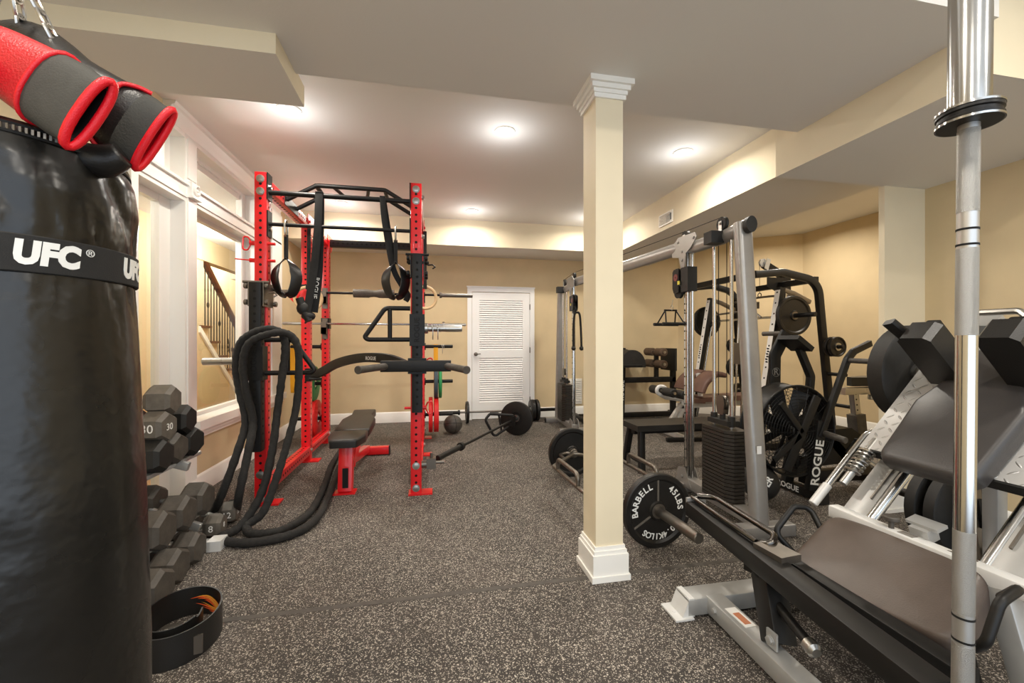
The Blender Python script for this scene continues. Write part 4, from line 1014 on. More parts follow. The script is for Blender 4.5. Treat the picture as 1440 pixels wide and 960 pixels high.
# ---------------------------------------------------------------- cable crossover
cm = thing('cable_crossover', 'silver cable crossover machine with two weight towers joined by a beam', 'cable machine', (2.0, 4.1, 0))
def tower(leg, colp, k):
    leg, colp = V(leg), V(colp); u = (colp-leg); Ln = u.length; u.normalize(); w = V((u.y, -u.x, 0))      # w: toward +X side for the near tower
    if w.x < 0: w = -w
    st = leg+u*(.36*Ln/.8)
    Z = V((0, 0, 1)); ztop = 2.02
    b = MB(); top = leg+u*.16+Z*ztop; b.sweep(rrect(.078, .112, .03, 5), [leg+Z*.0, top+Z*.02], up=w); jn = leg.lerp(top, .9); b.sweep(rrect(.0795, .1135, .03, 5), [jn, jn+Z*.003], up=w); 
    b.fm = 1
    for z in (.25, .62, 1.05, 1.4, 1.7, 1.9): b.lathe([(.008, 0), (.008, .004)], leg+u*(.16*z/ztop)+Z*z-u*.0+w*-.036, -w, 8)
    b.build('leg', None, cm, mats=['machine_silver', 'hole_black'])
    b = MB(); pz = leg+u*(.16*1.72/ztop)+Z*1.72-w*.0372; b.box(pz, (.004, .03, .17), (0, 0, math.atan2(w.y, w.x))); b.build('label', 'label_white', cm)
    b = MB(); pz = leg+u*(.16*.6/ztop)+Z*.55-u*.052-w*.01; b.box(pz, (.03, .004, .05), (0, 0, math.atan2(w.y, w.x))); b.build('label', 'label_white', cm)
    b = MB(); b.sweep(oval(.075, .10), fillet([leg+u*.10+Z*(ztop-.01), leg+u*.36+Z*(ztop-.03), colp-u*.1+Z*(ztop-.02), colp+Z*(ztop+.01)], .1), up=(0, 0, 1)); b.build('top_frame', 'machine_silver', cm)
    b = MB(); b.sweep(oval(.08, .108), [leg+u*.07+Z*(ztop-.01), leg+u*.11+Z*(ztop-.01)], up=(0, 0, 1)); b.build('end_cap', 'rubber', cm); b = MB(); b.box(st+Z*(ztop-.035)-w*.07, (.10, .09, .085), (0, 0, math.atan2(w.y, w.x)), .008); b.build('end_cap', 'rubber', cm)
    b = MB(); b.prism([(-.20, .04), (-.18, .08), (.06, .09), (.16, .03), (.15, -.06), (.05, -.08), (.02, -.17), (-.03, -.17), (-.05, -.06), (-.12, -.03)], basis(colp-w*.045+Z*(ztop+.0), u, Z), .008, .002)
    for bu, bz in ((-.16, .04), (0, -.04), (0, -.11), (.06, .05)): b.lathe([(.011, 0), (.011, .006), (.007, .007)], colp-w*.049+u*bu+Z*(ztop+bz), -w, 10)
    b.build('gusset', 'machine_silver', cm)
    for off, z in ((.02, ztop+.09), (-.44*Ln/.8, ztop+.07)):
        b = MB(); c = colp+u*off+Z*z; b.ring([(.012, -.014), (.05, -.014), (.044, 0), (.05, .014), (.012, .014)], c, w, 24); b.build('pulley', 'rubber', cm)
        b = MB(); 
        for s in (-1, 1): b.prism([(-.02, -.08), (.02, -.08), (.016, .018), (-.016, .018)], basis(c+w*s*.02, u, Z), .004, .001)
        b.bolt(c-w*.024, -w, .008, .006); b.build('pulley_bracket', 'zinc', cm)
    # guide rods, stack
    for s in (-1, 1):
        b = MB(); b.cyl(st+u*s*.095+Z*.1, st+u*s*.095+Z*(ztop-.05), .0125, n=12); b.build('guide_rod', 'chrome', cm)
    R = Matrix.Rotation(math.atan2(u.y, u.x), 3, 'Z')
    octo = [(-.175, -.04), (-.125, -.08), (.125, -.08), (.175, -.04), (.175, .04), (.125, .08), (-.125, .08), (-.175, .04)]
    for i in range(20):
        b = MB(); b.prism(octo, Matrix.Translation(st+Z*(.125+i*.0258)) @ R.to_4x4(), .0205, .003, 1); b.build('stack_plate', 'stack_steel', cm)
    b = MB(); b.box(st+Z*.665, (.22, .09, .035), R, .004)
    for s in (-1, 1): b.cyl(st+u*s*.095+Z*.64, st+u*s*.095+Z*.715, .024, bev=.003)
    b.cyl(st+Z*.68, st+Z*.72, .02); b.build('stack_head', 'rubber', cm)
    b = MB(); b.ring([(.01, -.012), (.052, -.012), (.047, 0), (.052, .012), (.01, .012)], st+Z*.80, w, 24)
    for s in (-1, 1): b.prism([(-.03, -.085), (.03, -.085), (.045, .0), (.03, .05), (-.03, .05), (-.045, 0)], basis(st+Z*.80+w*s*.02, u, Z), .004, .001)
    b.build('floating_pulley', 'steel_dull', cm)
    b = MB()
    for off in (-.045, .045): b.cyl(st+u*off+Z*.80, st+u*off+Z*(ztop-.02), .003, n=6)
    b.cyl(colp-u*.06+Z*.12, colp-u*.06+Z*(ztop), .003, n=6); b.cyl(colp+u*.02+Z*(ztop+.14), leg+u*.36+Z*(ztop+.12), .003, n=6); b.build('cable', 'hole_black', cm)
    # carriage column
    b = MB(); b.beam(colp+Z*.06, colp+Z*ztop, .05, .035, up=w); holes(b, colp-w*.0255+Z*.2, (0, 0, .075), 23, -w, .007); holes(b, colp+u*-.018+Z*.2, (0, 0, .075), 23, -u, .007); b.build('column', None, cm, mats=['chrome', 'hole_black'])
    b = MB(); b.cyl(colp-u*.05+w*.01+Z*.06, colp-u*.05+w*.01+Z*ztop, .016, n=14); b.build('slide_rod', 'chrome', cm)
    zc = 1.75
    b = MB(); b.box(colp+Z*zc-u*.02, (.10, .085, .2), R, .006); b.build('carriage', 'rubber', cm)
    f = colp+Z*zc+u*.09-w*.02
    b = MB()
    for s in (-1, 1): b.prism([(-.045, -.10), (.03, -.10), (.05, -.06), (.05, .08), (.03, .10), (-.045, .10)], basis(f+w*s*.03, u, Z), .006, .002)
    b.tube([f+w*.03+Z*.1, f-w*.03+Z*.1], .006); b.cyl(f-u*.05, f+u*.0, .012); b.build('swivel_frame', 'satin_black', cm)
    for z in (.055, -.09):
        b = MB(); b.ring([(.01, -.014), (.055, -.014), (.049, 0), (.055, .014), (.01, .014)], f+u*.0+Z*z, w, 24); b.build('swivel_pulley', 'rubber', cm)
    b = MB(); b.ring([(.008, -.001), (.03, -.001), (.03, .001), (.008, .001)], f-w*.0345+Z*.03, w, 16); b.build('red_disc', 'red_plastic', cm)
    b = MB(); b.box(f-u*.05-w*.036+Z*-.02, (.03, .004, .03), R); b.build('sticker', 'sticker_yellow', cm)
    # base
    b = MB(); b.beam(leg-u*.02+Z*.09, colp+u*.05+Z*.09, .09, .08, up=(0, 0, 1)); b.build('base_beam', 'machine_silver', cm)
    b = MB(); b.beam(leg-w*.20+Z*.04, leg+w*.22+Z*.04, .085, .075, up=(0, 0, 1)); b.build('foot', 'machine_silver', cm)
    b = MB(); b.beam(colp-w*.20+Z*.04, colp+w*.2+Z*.04, .07, .075, up=(0, 0, 1)); b.build('foot', 'machine_silver', cm)
    for s in (-1, 1):
        b = MB(); b.box(leg+w*(.21*s+.01)+Z*.04, (.012, .088, .078), R, .003) if False else b.cyl(leg+w*(.205*s+.01)+Z*.04, leg+w*(.225*s+.01)+Z*.04, .036, bev=.004); b.build('foot_cap', 'rubber', cm)
    b = MB()
    for s in (-1, 1): b.prism([(-.12, 0), (.10, 0), (.06, .12), (-.03, .14)], basis(colp+w*s*.045+Z*.07, u, Z), .006, .002)
    b.bolt(colp-w*.05+Z*.13, -w, .012, .008); b.build('base_gusset', 'machine_silver', cm)
    return colp+Z*(ztop+.01), f
ta, fa = tower((2.06, 2.27, 0), (2.09, 3.07, 0), 0)
tb, fb = tower((1.93, 6.07, 0), (1.89, 5.27, 0), 1)
b = MB(); b.sweep(oval(.075, .115), [ta, tb], up=(0, 0, 1)); b.build('crossover_beam', 'machine_silver', cm)
b = MB(); b.cyl(ta+V((0, .05, .13)), tb+V((0, -.05, .13)), .003, n=6); b.build('cable', 'hole_black', cm)
# handles hanging from the carriages
h = fa+V((-.02, .06, -.15)); t = thing('row_handle', 'black double-grip cable handle hanging from the near tower', 'cable handle', h-V((0, 0, .24)))
b = MB(); b.tube([h, h+V((-.005, .01, -.05))], .004, 6); b.tube([h+V((-.005, .01, -.05))+V((.0, .02*math.cos(a), .02*math.sin(a)-.02)) for a in [i*PI/6 for i in range(12)]], .003, 6, closed=True, cap=False); b.build('snap_hook', 'zinc', t)
hx_ = h+V((-.01, .02, -.09)); b = MB()
b.tube([hx_+V((-.06, 0, 0)), hx_+V((.06, 0, 0))], .008, 8)
for sx in (-.05, .05):
    for sy in (-1, 1): b.tube([hx_+V((sx, 0, 0)), hx_+V((sx*1.7, sy*.07, -.115))], .006, 6)
b.build('frame', 'satin_black', t)
for sy in (-1, 1):
    b = MB(); b.cyl(hx_+V((-.12, sy*.07, -.12)), hx_+V((.12, sy*.07, -.12)), .014, n=12, bev=.003); b.build('grip', 'rubber', t)
h = fb+V((.02, -.05, -.13)); t = thing('triceps_rope', 'black triceps rope hanging from the far tower', 'cable rope', h-V((0, 0, .5)))
b = MB(); b.tube(spline([h+V((-.05, 0, -.46)), h+V((-.05, 0, -.2)), h+V((-.035, 0, -.03)), h+V((.0, 0, .0)), h+V((.035, 0, -.03)), h+V((.05, 0, -.2)), h+V((.06, 0, -.46))], 5), .015, 8); b.build('rope', 'rope_black', t)
for s in (-.05, .06):
    b = MB(); b.sphere(h+V((s, 0, -.47)), .03, 12); b.build('rope_end', 'rubber', t)
# ---------------------------------------------------------------- black flat bench behind the tower
t = thing('flat_bench', 'low black flat bench standing behind the near cable tower', 'bench', (2.5, 3.74, 0))
b = MB(); b.box((2.5, 3.74, .415), (1.17, .32, .055), None, .014); b.build('pad', 'pad_black', t)
b = MB(); b.beam((1.95, 3.74, .36), (3.05, 3.74, .36), .07, .05, up=(0, 0, 1)); b.build('spine', 'satin_black', t)
for x, s in ((1.98, -1), (3.02, 1)):
    for y in (-1, 1):
        b = MB(); b.beam((x, 3.74+y*.11, .375), (x+s*.03, 3.74+y*.17, 0), .055, .055, up=(1, 0, 0)); b.build('leg', 'satin_black', t)
    b = MB(); b.beam((x+s*.02, 3.60, .10), (x+s*.02, 3.88, .10), .035, .035, up=(0, 0, 1)); b.build('stretcher', 'satin_black', t)
# ---------------------------------------------------------------- glute-ham bench at the back wall
t = thing('glute_ham_bench', 'black glute ham bench with half round pads along the back wall', 'glute ham bench', (3.2, 6.15, 0))
y = 6.15
b = MB()
for s in (-1, 1):
    c = V((3.02, y+s*.19, .93)); b.lathe([(.012, -.135), (.16, -.135), (.17, -.125), (.17, .125), (.16, .135), (.012, .135)], c, (0, 1, 0), 20, arc=(0, PI) , up=(1, 0, 0))
b.bm.clear()
for s in (-1, 1):
    poly = [(.21*math.cos(a), .24*math.sin(a)) for a in [PI*i/16 for i in range(17)]]+[(-.21, -.03), (.21, -.03)]
    b.prism(poly, basis((3.05, y+s*.17, .87), (1, 0, 0), (0, 0, 1)), .28, .012)
b.build('half_round_pad', 'rubber', t)
b = MB(); b.box((3.02, y, 1.11), (.14, .10, .02), (0, .1, .3), .005); b.tube([(2.95, y-.05, 1.12), (3.0, y+.05, 1.13), (3.08, y, 1.12)], .015, 8); b.build('strap', 'rubber', t)
b = MB(); b.beam((3.0, y, .03), (3.02, y, .85), .085, .085, up=(0, 1, 0)); po = b.build('post', 'black_steel', t)
b = MB(); b.text('ROGUE', basis((2.965, y-.0435, .46), (.02, 0, 1), (-1, 0, .02)) @ Matrix.Translation((0, -.035, 0)), .095, .0008, bold=.0015); b.build('lettering', 'white_print', po)
b = MB(); b.cyl((2.85, y-.30, .87), (3.2, y-.30, .87), .018); b.cyl((3.0, y-.3, .87), (3.0, y, .87), .02); b.build('adjuster', 'satin_black', t)
b = MB(); b.beam((2.3, y, .06), (4.1, y, .06), .075, .075, up=(0, 0, 1)); b.beam((2.3, y-.3, .04), (2.3, y+.3, .04), .075, .07, up=(0, 0, 1)); b.beam((4.02, y-.3, .04), (4.02, y+.25, .04), .075, .07, up=(0, 0, 1)); b.build('base', 'black_steel', t)
b = MB(); b.beam((3.0, y, .62), (3.95, y, .62), .075, .085, up=(0, 0, 1)); b.build('slide_beam', 'black_steel', t)
b = MB(); b.beam((3.92, y, .08), (3.92, y, .9), .075, .075, up=(0, 1, 0)); b.beam((3.62, y, .6), (3.62, y, 1.08), .06, .06, up=(0, 1, 0)); b.build('ankle_post', 'black_steel', t)
for z in (.88, 1.07):
    for s in (-1, 1):
        b = MB(); b.cyl((3.62-.02, y+s*.05, z), (3.62-.02, y+s*.27, z), .065, n=18, bev=.012); b.build('ankle_roller', 'foam_brown', t)
    b = MB(); b.cyl((3.60, y-.285, z), (3.60, y+.285, z), .022); b.build('roller_axle', 'zinc', t)
b = MB(); b.box((3.84, y, .95), (.035, .42, .36), (0, 0, 0), .01); b.build('foot_plate', 'rubber', t)
# ---------------------------------------------------------------- slanted bar machine (guided barbell) in the bay
U_ = (0, 0, 1)
t = thing('smith_machine', 'black slanted smith machine with white numbered guide posts in the bay', 'smith machine', (4.1, 4.7, 0))
YN, YF = 4.07, 5.28
gx = lambda z: 3.64+z*.178          # guide posts lean back toward +X
for y in (YN, YF):
    b = MB(); b.beam((gx(.06), y, .06), (gx(1.86), y, 1.86), .075, .07, up=(0, 1, 0))
    b.fm = 1
    d = V((.178, 0, 1)).normalized(); n = V((-1, 0, .178)).normalized()
    b.box(V((gx(.98), y, .98))+n*.0385, (.002, .066, 1.66), basis((0, 0, 0), -n, (0, 1, 0)).to_3x3() @ Matrix.Rotation(0, 3, 'X')) if False else None
    b.fm = 1; M = basis(V((gx(.98), y, .98))+n*.0375, (0, 1, 0), d); b.prism([(-.034, -.86), (.034, -.86), (.034, .86), (-.034, .86)], M, .003)
    b.fm = 2; holes(b, V((gx(.2), y, .2))+n*.039, d*.125, 14, n, .011, 2)
    b.build('guide_post', None, t, mats=['satin_black', 'label_white', 'hole_black'])
    b = MB()                                                     # worn dark printing too small to read
    for z0 in (.45, 1.0):
        for k in range(6): M2 = basis(V((gx(z0+k*.03), y+.008*(k % 2), z0+k*.03))+n*.0396, (0, 1, 0), d); b.prism([(-.02, -.009), (.012, -.009), (.02, .009), (-.012, .009)], M2, .001)
    b.build('printing', 'satin_black', list(t.children)[-1])
    b = MB(); b.cyl((gx(.1)-.065, y, .1), (gx(1.8)-.065, y, 1.8), .013, n=10) if False else b.cyl((gx(.1)+.08, y, .1), (gx(1.8)+.08, y, 1.8), .0135, n=10); b.build('guide_rod', 'chrome', t)
    b = MB(); b.sweep(rrect(.08, .06, .008), fillet([(4.70-(y > 5)*.13, y, .03), (4.54-(y > 5)*.13, y, 1.40), (4.48-(y > 5)*.1, y, 1.95), (4.0, y, 2.04), (3.62, y, 2.0)], .22, 7), up=(0, 1, 0)); b.build('rear_frame', 'black_steel', t)
    b = MB(); b.beam((3.2, y, .045), (4.75, y, .045), .08, .07, up=U_); b.build('base_rail', 'black_steel', t)
    b = MB(); b.sweep(rrect(.05, .05, .006), fillet([(gx(1.86), y, 1.84), (gx(1.86)+.16, y, 1.80), (4.36, y, 1.70)], .1), up=(0, 1, 0)); b.build('brace', 'steel_dull', t)
    for z in (.50, .86, 1.18):
        s = -1 if y == YN else 1; x = 4.54+(1.4-z)*.12-(y > 5)*.13
        b = MB(); b.cyl((x, y, z), (x, y+s*.24, z), .021, bev=.004); b.build('plate_peg', 'black_steel', t)
b = MB(); b.beam((3.64, YN-.02, 2.01), (3.64, YF+.02, 2.01), .07, .07, up=U_); b.build('front_crossbar', 'black_steel', t)
b = MB(); b.beam((4.46, YN, 1.97), (4.46, YF, 1.97), .07, .07, up=U_); b.build('rear_crossbar', 'black_steel', t)
b = MB(); b.beam((4.63, YN, .06), (4.63, YF, .06), .07, .06, up=U_); b.build('lower_crossbar', 'black_steel', t)
# pulldown boom
ym = (YN+YF)/2-.05
b = MB(); b.beam((4.60, ym, 2.07), (4.26, ym, 2.24), .08, .08, up=U_); b.b2((4.52, ym-.05, 1.80), (4.62, ym+.05, 2.10), .004); b.prism([(-.2, -.02), (.1, -.16), (.12, .1), (-.2, .1)], basis((4.46, ym-.045, 1.97), (1, 0, 0), U_), .008, .002); b.build('pulldown_boom', 'black_steel', t)
b = MB(); b.ring([(.01, -.014), (.055, -.014), (.048, 0), (.055, .014), (.01, .014)], (4.24, ym, 2.26), (0, 1, 0), 20); b.box((4.27, ym-.045, 2.24), (.06, .006, .14), (0, .3, 0), .002); b.build('pulley', 'white_paint', t)
b = MB(); b.cyl((4.19, ym, 2.25), (4.19, ym, 1.86), .003, n=6); b.tube([V((4.19, ym, 1.84))+V((0, .028*math.cos(a), .028*math.sin(a))) for a in [i*PI/8 for i in range(16)]], .005, 6, closed=True, cap=False); b.build('cable', 'hole_black', t)
b = MB(); b.cyl((3.86, ym-.05, .1), (3.95, ym-.05, 1.9), .012, n=10); b.cyl((3.86, ym+.06, .1), (3.95, ym+.06, 1.9), .012, n=10); b.build('carriage_rod', 'chrome', t)
b = MB(); b.b2((3.84, ym-.07, .95), (3.94, ym+.09, 1.22), .01); b.build('carriage', 'steel_dull', t)
# the guided bar
zb = 1.53
b = MB(); b.cyl((gx(zb)+.09, YN-.30, zb), (gx(zb)+.09, YF+.22, zb), .0145, n=12); b.build('guided_bar', 'chrome', t)
for y, s in ((YN-.06, -1), (YF+.06, 1)):
    b = MB(); b.cyl((gx(zb)+.09, y, zb), (gx(zb)+.09, y+s*.35, zb), .0255, n=16, bev=.004); b.build('bar_sleeve', 'black_steel', t)
    b = MB(); b.tube([(gx(zb)+.09, y-s*.02, zb), (gx(zb)+.06, y-s*.10, zb-.02), (gx(zb)+.02, y-s*.14, zb-.06), (gx(zb)+.03, y-s*.06, zb-.09)], .011, 8, bend=.03); b.build('hook', 'satin_black', t)
make_plate('weight_plate', 'black plate on the near end of the guided bar above the exercise bike', 'weight plate', (gx(zb)+.09, YN-.14, zb), (0, -1, 0), .2225, .045, 'iron', 'iron', 'steel_dull')
make_plate('weight_plate', 'black plate on the far end of the guided bar', 'weight plate', (gx(zb)+.09, YF+.14, zb), (0, 1, 0), .2225, .045, 'iron', 'iron', 'steel_dull')
for z, r, w_ in ((1.18, .105, 'top'), (.86, .15, 'middle'), (.50, .12, 'lowest')):
    x = 4.54+(1.4-z)*.12-.13
    make_plate('weight_plate', 'small black plate on the %s far storage peg of the smith machine' % w_, 'weight plate', (x, YF+.12, z), (0, 1, 0), r, .05, 'iron', 'iron', group='stored small plates')
x = 4.54+(1.4-1.18)*.12
make_plate('weight_plate', 'small plate with white lettering on the near storage peg', 'weight plate', (x, YN-.16, 1.18), (0, -1, 0), .115, .04, 'iron', 'iron')
make_plate('weight_plate', 'small plate behind the lettered one on the near storage peg', 'weight plate', (x, YN-.105, 1.18), (0, -1, 0), .115, .04, 'iron', 'iron')
# lat bar hanging in the frame
t = thing('pulldown_bar', 'wide curved grey pulldown bar hanging in the smith machine', 'pulldown bar', (4.19, ym, 1.70))
b = MB(); b.tube(spline([(4.19, ym-.56, 1.73), (4.19, ym-.42, 1.79), (4.19, ym, 1.81), (4.19, ym+.42, 1.79), (4.19, ym+.56, 1.71)], 6), .014, 10); b.build('bar', 'steel_dull', t)
t = thing('pulldown_bar', 'straight grey cable bar hooked across the smith machine guides', 'pulldown bar', (3.78, ym, 1.50))
b = MB(); b.tube([(3.78, YN+.08, 1.52), (3.80, YN+.25, 1.62), (3.80, YN+.9, 1.60)], .013, 8, bend=.08); b.b2((3.76, YN+.16, 1.63), (3.83, YN+.36, 1.71), .012); b.build('bar', 'steel_dull', t)
# ---------------------------------------------------------------- padded bench with leg developer in front of the machine
t = thing('leg_developer_bench', 'white framed bench with rust vinyl pads and dark foam rollers', 'bench', (3.6, 4.95, 0))
yc = 4.86
b = MB(); b.box((3.92, yc, .50), (.98, .30, .06), (0, -.02, 0), .016); b.build('bench_pad', 'rust_vinyl', t)
b = MB(); b.box((3.36, yc, .48), (.18, .34, .055), (0, .06, 0), .016); b.build('seat_pad', 'rust_vinyl', t)
for s in (-1, 1):
    b = MB(); Y0 = yc+s*.17
    prof = spline([(-.16, -.13), (-.10, -.02), (.0, .06), (.11, .10), (.20, .08)], 5)
    P = [V((3.47+p[0]*.9, Y0+.0, .73+p[1])) for p in [(v[0], v[1]) for v in [(q.x, q.y) for q in [V((a, c, 0)) for a, c in [(-.16, -.13), (-.10, -.02), (0, .06), (.11, .10), (.20, .08)]]]]]
    b.sweep(rrect(.28, .06, .025, 3), spline(P, 5), up=(0, 0, 1), scale=None); b.build('arm_pad', 'rust_vinyl', t)
b = MB(); b.beam((3.50, yc, .48), (3.47, yc, .82), .05, .05, up=(0, 1, 0)); b.build('arm_pad_post', 'white_paint', t)
b = MB(); b.beam((3.18, yc, .40), (4.40, yc, .43), .06, .07, up=U_); b.build('spine', 'white_paint', t)
for x0, x1 in ((3.24, 3.12), (4.35, 4.42)):
    b = MB(); b.beam((x0, yc, .40), (x1, yc, .05), .06, .06, up=(0, 1, 0)); b.build('leg', 'white_paint', t)
    b = MB(); b.beam((x1, yc-.28, .03), (x1, yc+.28, .03), .06, .06, up=U_); b.build('foot', 'white_paint', t)
b = MB(); b.tube([(3.26, yc, .47), (3.0, yc, .51), (2.86, yc, .58), (2.88, yc, .66), (2.98, yc, .66), (3.04, yc, .55)], .024, 10, bend=.08); b.beam((3.24, yc, .45), (3.02, yc, .16), .05, .05, up=(0, 1, 0)); b.build('lever', 'white_paint', t)
for c in ((2.95, .60), (3.10, .57), (3.02, .17)):
    for s in (-1, 1):
        b = MB(); b.cyl((c[0], yc+s*.05, c[1]), (c[0], yc+s*.26, c[1]), .055, n=18, bev=.01); b.build('roller', 'rubber', t)
    b = MB(); b.cyl((c[0], yc-.28, c[1]), (c[0], yc+.28, c[1]), .018, n=12); b.build('roller_axle', 'zinc', t)
b = MB(); b.beam((2.86, yc-.24, .03), (3.35, yc-.30, .03), .05, .045, up=U_); b.build('floor_brace', 'black_steel', t)
# ---------------------------------------------------------------- second medicine ball
t = thing('medicine_ball', 'black medicine ball with a white label behind the near cable tower', 'medicine ball', (2.54, 2.80, 0))
c = V((2.54, 2.80, .135)); b = MB(); b.sphere(c, .135, 32); sh = b.build('shell', 'rubber', t, smooth=80)
b = MB(); nv = V((-.45, -.80, .35)).normalized(); rv = V((0, 0, 1)).cross(nv).normalized(); uv = nv.cross(rv)
def sph(co): 
    a, e = co.x/.136, co.y/.136
    return c+(nv*math.cos(a)*math.cos(e)+rv*math.sin(a)*math.cos(e)+uv*math.sin(e))*(.136+co.z)
b.text('ER', Matrix.Rotation(0, 4, 'X'), .07, .0008, wrap=lambda co: sph(V((co.x*.5-co.y*.87+.03, co.x*.87+co.y*.5, co.z))), bold=.002); b.build('lettering', 'white_print', sh)
# ---------------------------------------------------------------- fan bike
bk = thing('fan_bike', 'black fan exercise bike with a large caged fan wheel', 'exercise bike', (3.1, 2.88, 0))
fcx, fcz, fy = 2.79, .545, 2.80
b = MB()
for s, yy in ((-1, fy-.085), (1, fy+.085)):
    for r in [.06+i*.0235 for i in range(13)]:
        bulge = .05*(1-(r/.36)**2); b.tube([(fcx+r*math.cos(a), yy+s*bulge*.6, fcz+r*math.sin(a)) for a in [i*PI/22 for i in range(44)]], .0018, 4, closed=True, cap=False)
    for k in range(20):
        a = k*PI/10; b.tube([(fcx+r*math.cos(a), yy+s*.03*(1-(r/.36)**2), fcz+r*math.sin(a)) for r in (.05, .2, .345)], .0024, 4)
b.ring([(.345, -.09), (.352, -.09), (.352, .09), (.345, .09)], (fcx, fy, fcz), (0, 1, 0), 48); b.build('fan_cage', 'satin_black', bk)
for yy in (fy-.088, fy+.088):
    b = MB(); b.tube([(fcx+.352*math.cos(a), yy, fcz+.352*math.sin(a)) for a in [i*PI/24 for i in range(48)]], .008, 8, closed=True, cap=False); b.build('cage_rim', 'satin_black', bk)
for k in range(8):
    a = k*PI/4+.35; b = MB(); dx, dz = math.cos(a), math.sin(a)
    M = basis((fcx+dx*.19, fy, fcz+dz*.19), (dx, 0, dz), V((-dz, .55, dx)).normalized()); b.prism([(-.13, -.035), (.13, -.06), (.13, .06), (-.13, .035)], M, .006, .001); b.build('fan_blade', 'satin_black', bk)
b = MB(); b.cyl((fcx, fy-.12, fcz), (fcx, fy+.12, fcz), .06, bev=.008); b.build('hub', 'satin_black', bk)
for dz in (1,):
    b = MB(); yn = fy-.135
    b.beam((fcx-.02, yn, fcz-.02), (fcx-.25, yn, fcz-.20), .05, .02, up=(0, 1, 0)); b.beam((fcx+.0, yn, fcz), (fcx-.19, yn, fcz+.23), .045, .02, up=(0, 1, 0)); b.beam((fcx, yn, fcz), (fcx+.14, yn, fcz+.27), .07, .02, up=(0, 1, 0)); b.beam((fcx, yn, fcz), (fcx-.14, yn, fcz-.28), .08, .02, up=(0, 1, 0)); b.build('cage_spoke', 'black_steel', bk)
b = MB(); b.beam((2.91, fy-.10, .08), (2.995, fy-.10, .62), .085, .05, up=(0, 1, 0)); fk = b.build('front_fork', 'black_steel', bk)
b = MB(); b.beam((2.91, fy+.12, .08), (2.995, fy+.12, .62), .085, .05, up=(0, 1, 0)); b.build('front_fork', 'black_steel', bk)
b = MB(); dd = V((.085, 0, .53)).normalized(); b.text('ROGUE', basis((2.944, fy-.1262, .30), dd, V((-1, 0, .16))), .105, .0008, bold=.002); b.build('lettering', 'white_print', fk)
for x in (2.93, 3.78):
    b = MB(); b.beam((x, 2.63, .05), (x, 3.13, .05), .07, .07, up=U_); ft = b.build('stabilizer', 'black_steel', bk)
    for y in (2.625, 3.135):
        b = MB(); b.box((x, y, .045), (.085, .04, .085), None, .01); b.build('foot_cap', 'rubber', bk)
    if x < 3.2:
        b = MB(); b.text('ROGUE', basis((x-.0355, 2.90, .05), (0, -1, 0), U_), .062, .0008, bold=.0015); b.build('lettering', 'white_print', ft)
b = MB(); b.beam((3.02, 2.88, .12), (3.76, 2.88, .12), .08, .10, up=U_); b.beam((3.08, 2.88, .6), (3.45, 2.88, .22), .09, .12, up=(0, 1, 0)); b.build('main_frame', 'black_steel', bk)
b = MB(); b.prism([(-.22, -.14), (.24, -.12), (.30, .05), (.12, .16), (-.22, .15)], basis((3.32, 2.88, .36), (1, 0, 0), U_), .12, .02); b.build('chain_guard', 'black_steel', bk)
b = MB(); b.beam((3.62, 2.88, .12), (3.56, 2.88, .62), .10, .09, up=(0, 1, 0)); b.build('seat_tube', 'worn_rubber', bk)
b = MB(); b.beam((3.575, 2.88, .5), (3.535, 2.88, .80), .055, .05, up=(0, 1, 0)); holes(b, (3.545, 2.8545, .66), (-.006, 0, .045), 4, (0, -1, 0), .007); b.build('seat_post', None, bk, mats=['zinc', 'hole_black'])
b = MB(); b.beam((3.42, 2.88, .82), (3.78, 2.88, .82), .055, .06, up=U_); b.cyl((3.66, 2.83, .79), (3.66, 2.83, .75), .026, bev=.005); b.build('seat_slider', 'zinc', bk)
b = MB(); b.prism([(-.16, -.03), (-.14, .03), (.0, .06), (.11, .10), (.15, .0), (.11, -.10), (.0, -.06)], basis((3.64, 2.88, .90), (1, 0, 0), (0, 1, 0)), .075, .025, 3); b.build('saddle', 'leather_black', bk)
for s in (-1, 1):
    b = MB(); y0 = 2.88+s*.15; ang = .8 if s < 0 else .8+PI
    c = V((3.28, y0, .34)); e = c+V((.15*math.cos(ang), 0, .15*math.sin(ang))); b.beam(c, e, .035, .02, up=(0, 1, 0)); b.build('crank', 'satin_black', bk)
    b = MB(); b.box(e+V((0, s*.06, 0)), (.09, .10, .025), None, .006); b.build('pedal', 'rubber', bk)
b = MB(); b.cyl((3.0, fy-.10, .53), (3.0, fy-.30, .51), .024, bev=.004); b.build('foot_peg', 'worn_rubber', bk)
b = MB(); b.cyl((3.0, fy+.10, .53), (3.0, fy+.30, .51), .024, bev=.004); b.build('foot_peg', 'worn_rubber', bk)
# swinging arms with side grips
b = MB(); b.sweep(rrect(.05, .035, .006), fillet([(2.97, 2.68, .50), (3.23, 2.68, 1.10), (3.30, 2.69, 1.16), (3.50, 2.72, 1.225)], .05), up=(0, 1, 0)); b.build('swing_arm', 'black_steel', bk)
b = MB(); b.cyl((3.235, 2.68, 1.09), (3.235, 2.50, 1.09), .02, bev=.004); b.build('grip', 'worn_rubber', bk)
b = MB(); b.sweep(rrect(.105, .03, .008), fillet([(2.98, 3.02, .50), (2.88, 3.02, .74), (2.885, 3.02, 1.12), (3.0, 3.02, 1.315)], .08), up=(0, 1, 0)); sa = b.build('swing_arm', 'black_steel', bk)
b = MB(); b.text('R', basis((2.885, 3.0042, .98), (1, 0, 0), U_), .08, .0006); b.ring([(.036, 0), (.039, 0), (.039, .001), (.036, .001)], (2.885, 3.0045, .98), (0, -1, 0), 24); b.build('emblem', 'grey_print', sa)
